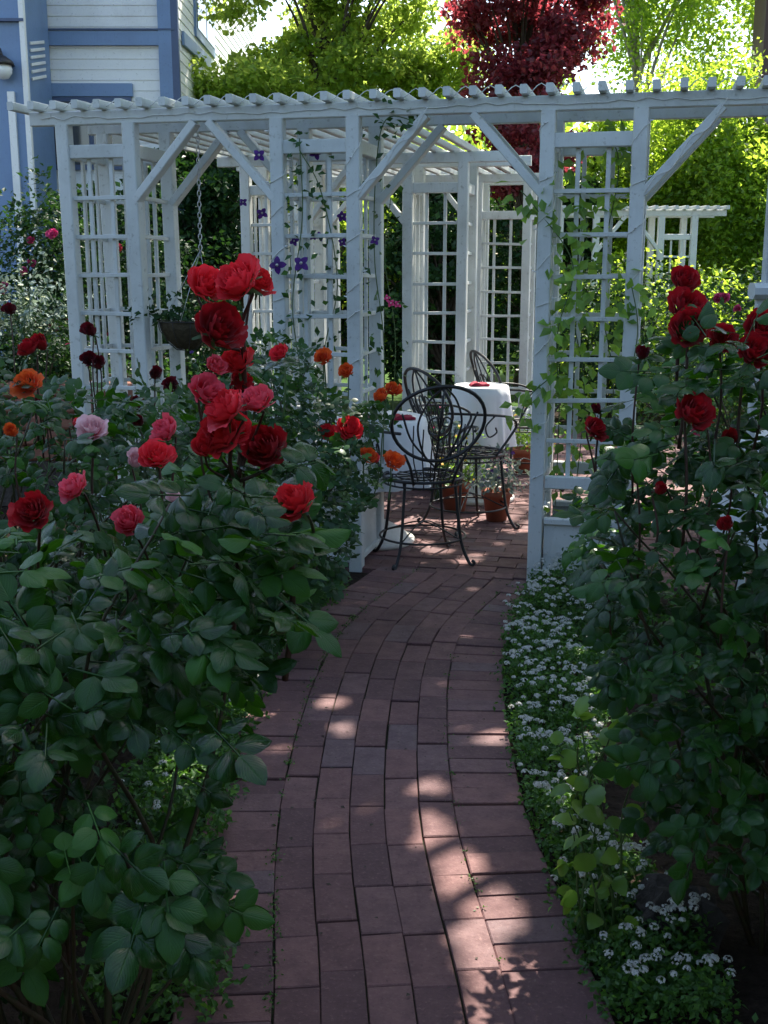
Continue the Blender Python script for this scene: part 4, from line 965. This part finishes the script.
# ------------------------------------------------------------------ trees
def tree(name, label, base, blobs, nclump, nleaf, lsz, leafmat, bark='bark', tr=.16, th=None, cr=.45, cat='tree', group=None, flt=None, spread=.9, lean=(0, 0), tmpl=LEAFC, droop=0.0):
    base = np.asarray(base, float); t = thing(name, label, cat, base, group)
    C_ = []
    tot = sum(b_[3] for b_ in blobs)
    for (c, rd, _, w) in blobs:
        k_ = max(1, int(nclump*w/tot)); d = rng.normal(size=(k_, 3)); d /= np.linalg.norm(d, axis=1)[:, None]; C_.append(np.asarray(c)+d*(rng.random(k_)**.4)[:, None]*np.asarray(rd))
    C_ = np.concatenate(C_); th = th or (C_[:, 2].max()*.8); top_ = base+np.array([lean[0], lean[1], th])
    mb = MB(); p = spline([base-np.array([0, 0, .05]), base+(top_-base)*.3+np.array([.08, 0, 0]), base+(top_-base)*.65+np.array([-.08, .05, 0]), top_], 5)
    tube(mb, p, np.linspace(tr, tr*.25, len(p)), 9); mb.build('trunk', M[bark], t, True, base)
    mb = MB()
    for c in C_[::max(1, len(C_)//(46 if not droop else 14))]:
        i = int(min(len(p)-2, max(3, (c[2]-.8-base[2])/(th)*len(p)*.8))); a = p[i]; L = np.linalg.norm(c-a)
        m_ = a+(c-a)*.5+np.array([0, 0, .12*L]); q_ = spline([a, m_, c], 5); tube(mb, q_, np.linspace(min(tr*.35, .02+.012*L), .005, len(q_)), 5)
    mb.build('limbs', M[bark], t, True, base)
    per = nleaf//len(C_); k_ = per*len(C_); cc = np.repeat(C_, per, 0); off = rng.normal(size=(k_, 3)); off *= (rng.random(k_)**.5/np.linalg.norm(off, axis=1))[:, None]*cr*np.repeat(rng.uniform(.5, 1.3, len(C_)), per)[:, None]
    off[:, 2] *= .6 if not droop else 1.0
    if droop: off[:, 2] -= abs(rng.normal(size=k_))*droop
    pts = cc+off; pts = pts[pts[:, 2] > .1]
    if flt is not None: pts = pts[flt(pts)]
    Ms = orient(np.tile(np.array([0, 0, .7]), (len(pts), 1)), None, spread)*(lsz*rng.uniform(.6, 1.25, len(pts)))[:, None, None]
    mb = MB(); mb.inst(tmpl[0], tmpl[1], Ms, pts, 0); mb.build('crown', M[leafmat], t, False, base)
    return t
def bx(px, py, Y): return at(px, py, Y)
# green maple, top left-centre
c1 = bx(330, 40, 15); c2 = bx(230, 90, 14.5); c3 = bx(420, 60, 15.5)
tree('maple_tree', 'bright yellow green maple behind the pergola between the house and the purple tree', (c1[0], 15.5, 0),
  [(c1+np.array([0, .3, .5]), (1.35, 1.3, 1.2), 0, 3), (c2, (.75, 1.0, .65), 0, 1.4), (c3, (.7, 1.0, .8), 0, 1.4), (bx(330, 95, 15), (1.6, .8, .5), 0, 1.3), (c1+np.array([0, .5, 2.4]), (1.9, 1.6, 1.4), 0, 2)], 135, 42000, .088, 'maple_leaf', tr=.14, cr=.36)
# plum
c1 = bx(535, 45, 13.5); c2 = bx(520, 130, 13.2)
tree('plum_tree', 'purple red leaved plum tree behind the pergola right of the maple', (c1[0], 14.2, 0),
  [(c1+np.array([0, .2, .35]), (.85, .8, .75), 0, 3), (c2, (.6, .6, .75), 0, 1.8), (c1+np.array([0, .2, 1.3]), (1.0, .9, .7), 0, 1.2)], 75, 19000, .08, 'plum_leaf', tr=.08, cr=.33)
# birch
c1 = bx(690, 20, 19); c2 = bx(620, 30, 19)
tree('birch_tree', 'airy birch with a pale trunk rising behind the top right of the pergola', (at(640, 40, 19)[0]+.0, 19, 0),
  [(c1+np.array([0, 0, .8]), (1.7, 1.2, 1.6), 0, 2), (c2+np.array([0, 0, 1.5]), (1.2, 1, 1.6), 0, .8)], 105, 21000, .085, 'birch_leaf', 'birch_bark', tr=.11, th=8.5, cr=.45, droop=.35)
# right green mass
c1 = bx(720, 150, 14); c2 = bx(680, 200, 14.6); c3 = bx(790, 220, 13.6)
tree('birch_tree', 'dense weeping green tree filling the right side behind the small arbor', (bx(740, 300, 15)[0], 15, 0),
  [(c1, (1.0, .8, 1.0), 0, 2.2), (c2, (.8, .8, .8), 0, 1.5), (c3, (1.0, .8, 1.3), 0, 2)], 150, 42000, .07, 'birch_leaf', tr=.12, cr=.33, droop=.3)
c1 = bx(600, 220, 15.5)
tree('birch_tree', 'leafy green tree seen through the right lattice tower', (c1[0], 16, 0), [(c1, (1.1, .8, 1.3), 0, 2), (c1+np.array([.8, 0, 1.3]), (1.0, .8, .6), 0, 1)], 80, 20000, .075, 'birch_leaf', tr=.1, cr=.34, droop=.2)
# dark back row
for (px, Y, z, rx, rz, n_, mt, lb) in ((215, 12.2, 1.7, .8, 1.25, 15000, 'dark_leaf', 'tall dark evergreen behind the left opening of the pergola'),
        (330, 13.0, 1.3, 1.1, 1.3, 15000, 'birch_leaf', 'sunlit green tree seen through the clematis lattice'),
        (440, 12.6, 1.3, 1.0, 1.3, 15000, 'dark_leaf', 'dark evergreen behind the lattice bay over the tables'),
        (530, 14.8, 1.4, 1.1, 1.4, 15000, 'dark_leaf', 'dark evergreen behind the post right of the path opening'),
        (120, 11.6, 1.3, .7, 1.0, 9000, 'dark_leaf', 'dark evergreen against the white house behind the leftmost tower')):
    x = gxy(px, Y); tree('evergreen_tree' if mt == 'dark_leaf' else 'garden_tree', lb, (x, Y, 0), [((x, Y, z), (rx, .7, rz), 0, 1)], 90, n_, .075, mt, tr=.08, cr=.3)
# low shrubs at the back right
shrub('shrub', 'green shrub with magenta flowers at right beyond the red roses', (gxy(742, 6.6), 6.6, .75), (.5, .5, .75), 4200, .045, 'rose_leaf_far', blossoms=('magenta', 12, .05))
shrub('shrub', 'wide green shrub under the weeping tree at right', (gxy(690, 11.5), 11.6, .7), (1.6, .6, .9), 7500, .07, 'birch_leaf')
shrub('shrub', 'dark shrub behind the right lattice tower', (gxy(610, 10.8), 10.8, .7), (.8, .5, .85), 5200, .06, 'dark_leaf')
# far wood closing the view
mb = MB(); k_ = 60000; x = rng.uniform(-22, 26, k_); y = rng.uniform(24, 29, k_); hh = 4.2+1.1*np.sin(x*.7)+.7*np.sin(x*1.9+1); z = rng.random(k_)*hh
mb.inst(LEAFC[0], LEAFC[1], orient(np.tile(np.array([0, -.3, .6]), (k_, 1)), None, .8)*.26, np.stack([x, y, z], 1), 0); tag(mb.build('far_wood', M['birch_leaf']), kind='stuff')

# ------------------------------------------------------------------ shade tree overhead (outside the frame) with dapple gaps
SAZ, SEL = R(27), R(55)
S = np.array([sin(SAZ)*cos(SEL), cos(SAZ)*cos(SEL), sin(SEL)])
# (x px, y px, half width m, half length m, turn) gaps in the crown that let sun reach the paving
DAP = [(436, 842, .022, .05, .3), (462, 866, .02, .05, .2), (475, 880, .02, .045, .3), (457, 898, .02, .03, .1), (492, 912, .03, .06, .25), (478, 945, .016, .08, .2), (520, 978, .035, .035, .4), (500, 1005, .02, .09, .3), (434, 790, .016, .014, 0), (428, 822, .014, .02, 0),
       (333, 702, .02, .03, 0), (341, 728, .016, .015, 0), (468, 735, .01, .012, 0), (463, 633, .02, .03, 0), (500, 735, .015, .02, 0), (430, 787, .015, .015, 0),
       (470, 556, .03, .08, .5), (438, 548, .06, .05, 0), (395, 515, .12, .2, 0), (420, 540, .05, .04, 0), (530, 570, .03, .08, 0), (600, 720, .03, .06, 0), (590, 660, .04, .05, 0), (230, 715, .01, .16, 1.3), (262, 712, .02, .03, 0), (262, 690, .03, .03, 0), (590, 760, .04, .04, 0), (555, 820, .02, .02, 0),
       (180, 790, .05, .08, 0), (650, 870, .03, .03, 0)]
DW = [(gr(a, b_)[:2], w, l, t_) for (a, b_, w, l, t_) in DAP]
SA = S.copy()
def shade_flt(pts):
    G = pts[:, :2]-pts[:, 2:3]*(S[:2]/S[2]); keep = np.ones(len(pts), bool)
    for c, w, l, t_ in DW:
        d = G-c; a = d[:, 0]*cos(t_)-d[:, 1]*sin(t_); b_ = d[:, 0]*sin(t_)+d[:, 1]*cos(t_)
        keep &= ((a/(w+.052))**2+(b_/(l+.06))**2) > 1
    # crown thinned in patches beyond the first pergola so more sun reaches the patio
    yy = G[:, 1]; r_ = rng.random(len(pts))
    blot = np.sin(G[:, 0]*6.1+1.3*np.sin(G[:, 1]*4.3))*np.sin(G[:, 1]*5.7+1.7*np.sin(G[:, 0]*3.9))
    keep &= ~((yy > 6.4) & (blot > .05))
    return keep
def shade(x0, x1, y0, y1, z): # canopy slab covering the ground rectangle as seen from the sun
    return [(((x0+x1)/2+z*S[0]/S[2], (y0+y1)/2+z*S[1]/S[2], z), ((x1-x0)/2, (y1-y0)/2, .9), 0, 1)]
def canopy_tree(label, base, gx, gy, z, nleaf):
    base = np.asarray(base, float); t = thing('shade_tree', label, 'tree', base)
    sx, sy = z*S[0]/S[2], z*S[1]/S[2]
    x = rng.uniform(gx[0], gx[1], nleaf); y = rng.uniform(gy[0], gy[1], nleaf); zz = z+rng.normal(size=nleaf)*.42+.4*np.sin(x*2.1)*np.cos(y*1.7)
    pts = np.stack([x+zz*S[0]/S[2], y+zz*S[1]/S[2], zz], 1); pts = pts[shade_flt(pts)]
    ex = ((pts[:, 0]-sx-sum(gx)/2)/((gx[1]-gx[0])/2))**4+((pts[:, 1]-sy-sum(gy)/2)/((gy[1]-gy[0])/2))**4; pts = pts[ex < 1+.3*np.sin(pts[:, 0]*5)]
    pts = pts[pts[:, 2] > 2.1+.215*pts[:, 1]]
    mb = MB(); mb.inst(LEAFC[0]-np.array([0, .5, 0]), LEAFC[1], orient(np.tile(S, (len(pts), 1)), None, .45)*.12, pts, 0); mb.build('crown', M['birch_leaf'], t, False, base)
    mb = MB(); cx, cy = sum(gx)/2+sx, sum(gy)/2+sy; fork = base+np.array([(cx-base[0])*.15, (cy-base[1])*.15, z*.6])
    tube(mb, spline([base-np.array([0, 0, .05]), base+np.array([0, 0, z*.3]), fork], 6), np.linspace(.22, .15, 13), 10); mb.build('trunk', M['bark'], t, True, base)
    mb = MB()
    for i in range(26):
        e = np.array([rng.uniform(gx[0], gx[1])*.9+sx+sum(gx)*.05, rng.uniform(gy[0], gy[1])*.9+sy+sum(gy)*.05, z]); m_ = (fork+e)/2+np.array([0, 0, .6]); q_ = spline([fork, m_, e], 6)
        tube(mb, q_, np.linspace(.07, .008, len(q_)), 6)
    mb.build('limbs', M['bark'], t, True, base)
canopy_tree('tall spreading tree whose leafy crown shades the path from above', (5.6, 9.0, 0), (-2.6, 2.9), (.2, 6.6), 5.4, 42000)
canopy_tree('second spreading tree shading the patio from above', (7.5, 14.5, 0), (-3.4, 3.2), (6.2, 10.2), 8.2, 4500)

for (x, y, z, rx, ry, rz, n_, lb) in ((3.5, 1.4, 2.0, .9, 2.4, 1.9, 15000, 'unseen dark evergreen added outside the right edge of the view to block skylight'), (-3.6, 1.2, 2.0, .9, 2.4, 1.9, 15000, 'unseen dark evergreen added outside the left edge of the view to block skylight'),
        (1.7, -2.0, 1.7, 1.5, .7, 1.6, 14000, 'unseen evergreen added behind the viewer to the right to block skylight'), (-1.8, -2.2, 1.7, 1.6, .7, 1.6, 14000, 'unseen evergreen added behind the viewer to the left to block skylight')):
    tree('evergreen_tree', lb, (x, y, 0), [((x, y, z), (rx, ry, rz), 0, 1)], 150, n_, .16, 'dark_leaf', tr=.12, cr=.5)  # out-of-view evergreens added to cut skylight and deepen contrast in the beds

# ------------------------------------------------------------------ house at left
HY = 13.0
cx = at(178, 60, HY)[0]; hl = at(-260, 60, HY)[0]
ho_ = np.array([cx, HY, 0]); hs = thing('house', 'white clapboard house with blue trim boards behind the left end of the pergola', 'house', ho_)
hz = lambda py: at(100, py, HY)[2]
hx = lambda px: at(px, 60, HY)[0]
ZT = 7.0
mb = MB(); box(mb, (hl, HY+.03, -.03), (cx-.02, HY+8, ZT)); mb.build('wall', M['white_siding'], hs, False, ho_)
# clapboards front and side
mb = MB(); z = .3
while z < ZT:
    beam(mb, (hl, HY+.012, z+.05), (cx-.2, HY+.012, z+.05), .03, .108, (0, .07, 1), .002); z += .107
mb.build('siding', M['white_siding'], hs, False, ho_)
mb = MB(); z = .3
while z < ZT:
    beam(mb, (cx-.008, HY+.1, z+.05), (cx-.008, HY+8, z+.05), .03, .108, (-.07, 0, 1), .002); z += .107
mb.build('siding', M['white_siding'], hs, False, ho_)
def trim(x0, x1, z0, z1, mt='blue', y=HY-.03, th=.05):
    m_ = MB(); box(m_, (x0, y-th/2, z0), (x1, y+th/2, z1)); m_.build('trim_board', M[mt], hs, False, ho_)
trim(hl, hx(160), hz(46), hz(32)); trim(hl+.01, hx(176), hz(31), hz(29.5), 'dark_blue', HY-.045)
trim(hx(160), hx(173), 0, ZT-.01, 'blue', HY-.036); trim(hx(173), cx+.02, 0, ZT-.02, 'dark_blue', HY-.03, .06)
trim(hx(44), hx(132), hz(97), hz(84), 'blue', HY-.033)
trim(hl, hx(36), hz(250), ZT-.03, 'blue', HY-.04)
fw = MB(); box(fw, (hx(46), HY-.05, hz(170)), (hx(130), HY-.0, hz(97.5)), c=.002); wn = fw.build('window', M['dark_blue'], hs, False, ho_)
pn = MB()
for i in range(2): box(pn, (hx(50)+i*(hx(130)-hx(46))*.49, HY-.056, hz(165)), (hx(50)+(i+.88)*(hx(130)-hx(46))*.49, HY-.046, hz(102))); 
pn.build('pane', M['pane'], wn, False, ho_)
# side face window
def ys(px): return (cx)/((px-384)/F)*1.03*1.0
y0, y1 = ys(200), ys(218)
m_ = MB(); zb_ = at(209, 48, (y0+y1)/2)[2]; box(m_, (cx-.02, y0, zb_), (cx+.035, y1, zb_+1.5)); wn = m_.build('window', M['blue'], hs, False, ho_)
m_ = MB(); 
for a, b_ in ((.06, .48), (.52, .94)): box(m_, (cx+.03, y0+(y1-y0)*a, zb_+.1), (cx+.042, y0+(y1-y0)*b_, zb_+1.4))
m_.build('pane', M['pane'], wn, False, ho_)
m_ = MB(); beam(m_, (cx+.03, HY+.2, at(180, 38, HY+.2)[2]), (cx+.03, HY+2.2, at(200, 64, HY+2.2)[2]-.0), .03, .14); m_.build('trim_board', M['blue'], hs, False, ho_)
m_ = MB(); rv = [(hl-.4, HY-.5, ZT), (cx+.5, HY-.5, ZT), (cx+.5, HY+8.5, ZT), (hl-.4, HY+8.5, ZT), (hl-.4, HY+4, ZT+2.2), (cx+.5, HY+4, ZT+2.2)]
m_.add(rv, [np.array([[0, 1, 5, 4], [3, 4, 5, 2], [3, 2, 1, 0]]), np.array([[1, 2, 5], [0, 4, 3]])]); m_.build('roof', M['rock'], hs, False, ho_)
# blue wing
wx = at(24, 60, 12)[0]
m_ = MB(); box(m_, (hl, 12.0, -.03), (wx, HY-.07, ZT-.3)); m_.build('wing_wall', M['blue'], hs, False, ho_)
for (a, b_) in ((6, 13), (22.5, 27.5)):
    m_ = MB(); box(m_, (at(a, 60, 12)[0], 11.96, .6), (at(b_, 60, 12)[0], 12.02, at(10, 92, 12)[2] if a < 10 else ZT-.35)); m_.build('trim_board', M['white_siding'], hs, False, ho_)
m_ = MB(); box(m_, (hl, 11.95, at(10, 22, 12)[2]), (wx+.03, 12.0, at(10, 19, 12)[2])); m_.build('trim_board', M['dark_blue'], hs, False, ho_)
m_ = MB(); lx = wx+.004
for k_ in range(6):
    z0 = at(30, 82-k_*7, 12.4)[2]; beam(m_, (wx+.012, 12.2, z0), (wx+.012, 12.7, z0+.1), .012, .03)
m_.build('louvre_slats', M['white_siding'], hs, False, ho_)
# wall lamp
lp = at(3, 70, 11.9); wlm = thing('wall_lamp', 'round white globe lamp under a dark cap on the blue house wall', 'lamp', lp)
m_ = MB(); lathe(m_, [(0.001, -.09), (.05, -.08), (.085, -.03), (.09, .01), (.08, .05), (.05, .07)], lp, 20); m_.build('globe', M['globe'], wlm, True, lp)
m_ = MB(); lathe(m_, [(.0, .14), (.03, .13), (.10, .08), (.115, .04), (.09, .045)], lp, 20); tube(m_, [lp+np.array([0, 0, .13]), lp+np.array([-.03, .04, .2]), lp+np.array([-.05, .1, .12])], .012, 8); m_.build('cap', M['iron'], wlm, True, lp)

# brown house at right behind the trees
bw = at(764, 40, 16); bo = np.array([bw[0], 16, 0]); bh = thing('house', 'dark brown house corner rising behind the trees at the top right edge', 'house', bo)
m_ = MB(); box(m_, (bw[0]+.12, 16.1, -.03), (bw[0]+4, 16.9, 6.5)); m_.build('wall', M['brown'], bh, False, bo)
m_ = MB(); box(m_, (bw[0], 16.0, -.03), (bw[0]+.14, 16.12, 6.5)); m_.build('corner_board', M['brown'], bh, False, bo)
m_ = MB(); rv = [(bw[0]-.1, 15.9, 6.5), (bw[0]+4.1, 15.9, 6.5), (bw[0]+4.1, 17.1, 6.5), (bw[0]-.1, 17.1, 6.5), (bw[0]-.1, 16.5, 7.2), (bw[0]+4.1, 16.5, 7.2)]
m_.add(rv, [np.array([[0, 1, 5, 4], [3, 4, 5, 2], [3, 2, 1, 0]]), np.array([[1, 2, 5], [0, 4, 3]])]); m_.build('roof', M['rock'], bh, False, bo)

# porch column and rail at right edge
pc = at(767, 240, 4.4); po = np.array([pc[0], 4.4, 0]); pr_ = thing('porch_railing', 'white porch post with rounded rail cap and grey balusters at the right edge', 'railing', po)
zc = at(760, 291, 4.4)[2]
m_ = MB(); beam(m_, (pc[0]+.02, 4.4, zc+.03), (pc[0]+.02, 4.4, 2.6), .05, .05, (0, 1, 0)); m_.build('post', M['white'], pr_, False, po)
m_ = MB(); beam(m_, (pc[0]-.045, 4.4, zc), (pc[0]+1.2, 4.4, zc), .09, .06, c=.02); m_.build('handrail', M['white'], pr_, False, po)
m_ = MB(); beam(m_, (pc[0]-.0, 4.4, .12), (pc[0]+1.2, 4.4, .12), .05, .05); m_.build('rail', M['white'], pr_, False, po)
for k_ in range(9):
    m_ = MB(); x = pc[0]-.012+k_*.12; beam(m_, (x, 4.4, -.03), (x, 4.4, zc-.03), .03, .03, (0, 1, 0)); m_.build('baluster', M['white'], pr_, False, po)

# ------------------------------------------------------------------ light
w = bpy.data.worlds.new('World'); sc.world = w; w.use_nodes = True; nt = w.node_tree; nt.nodes.clear()
sky = nt.nodes.new('ShaderNodeTexSky'); sky.sky_type = 'NISHITA'; sky.sun_disc = False; sky.sun_elevation = SEL; sky.sun_rotation = SAZ; sky.air_density = 1.0; sky.dust_density = 1.5; sky.ozone_density = .25
bg = nt.nodes.new('ShaderNodeBackground'); bg.inputs[1].default_value = .15; wo = nt.nodes.new('ShaderNodeOutputWorld')
nt.links.new(sky.outputs[0], bg.inputs[0]); nt.links.new(bg.outputs[0], wo.inputs[0])
sun = bpy.data.lights.new('sun', 'SUN'); sun.energy = 5.0; sun.angle = R(.53); sun.color = (1, .93, .82); suno = bpy.data.objects.new('sun', sun); col.objects.link(suno)
from mathutils import Vector
suno.rotation_euler = Vector(tuple(-S)).to_track_quat('-Z', 'Y').to_euler(); suno.location = tuple(S*20)

sc.view_settings.view_transform = 'Standard'; sc.view_settings.look = 'None'; sc.view_settings.gamma = 1; sc.view_settings.exposure = 1.55
cy = sc.cycles; cy.max_bounces = 7; cy.diffuse_bounces = 4; cy.glossy_bounces = 3; cy.transmission_bounces = 4; cy.transparent_max_bounces = 4
print('polys', sum(len(o.data.polygons) for o in bpy.data.objects if o.type == 'MESH'))
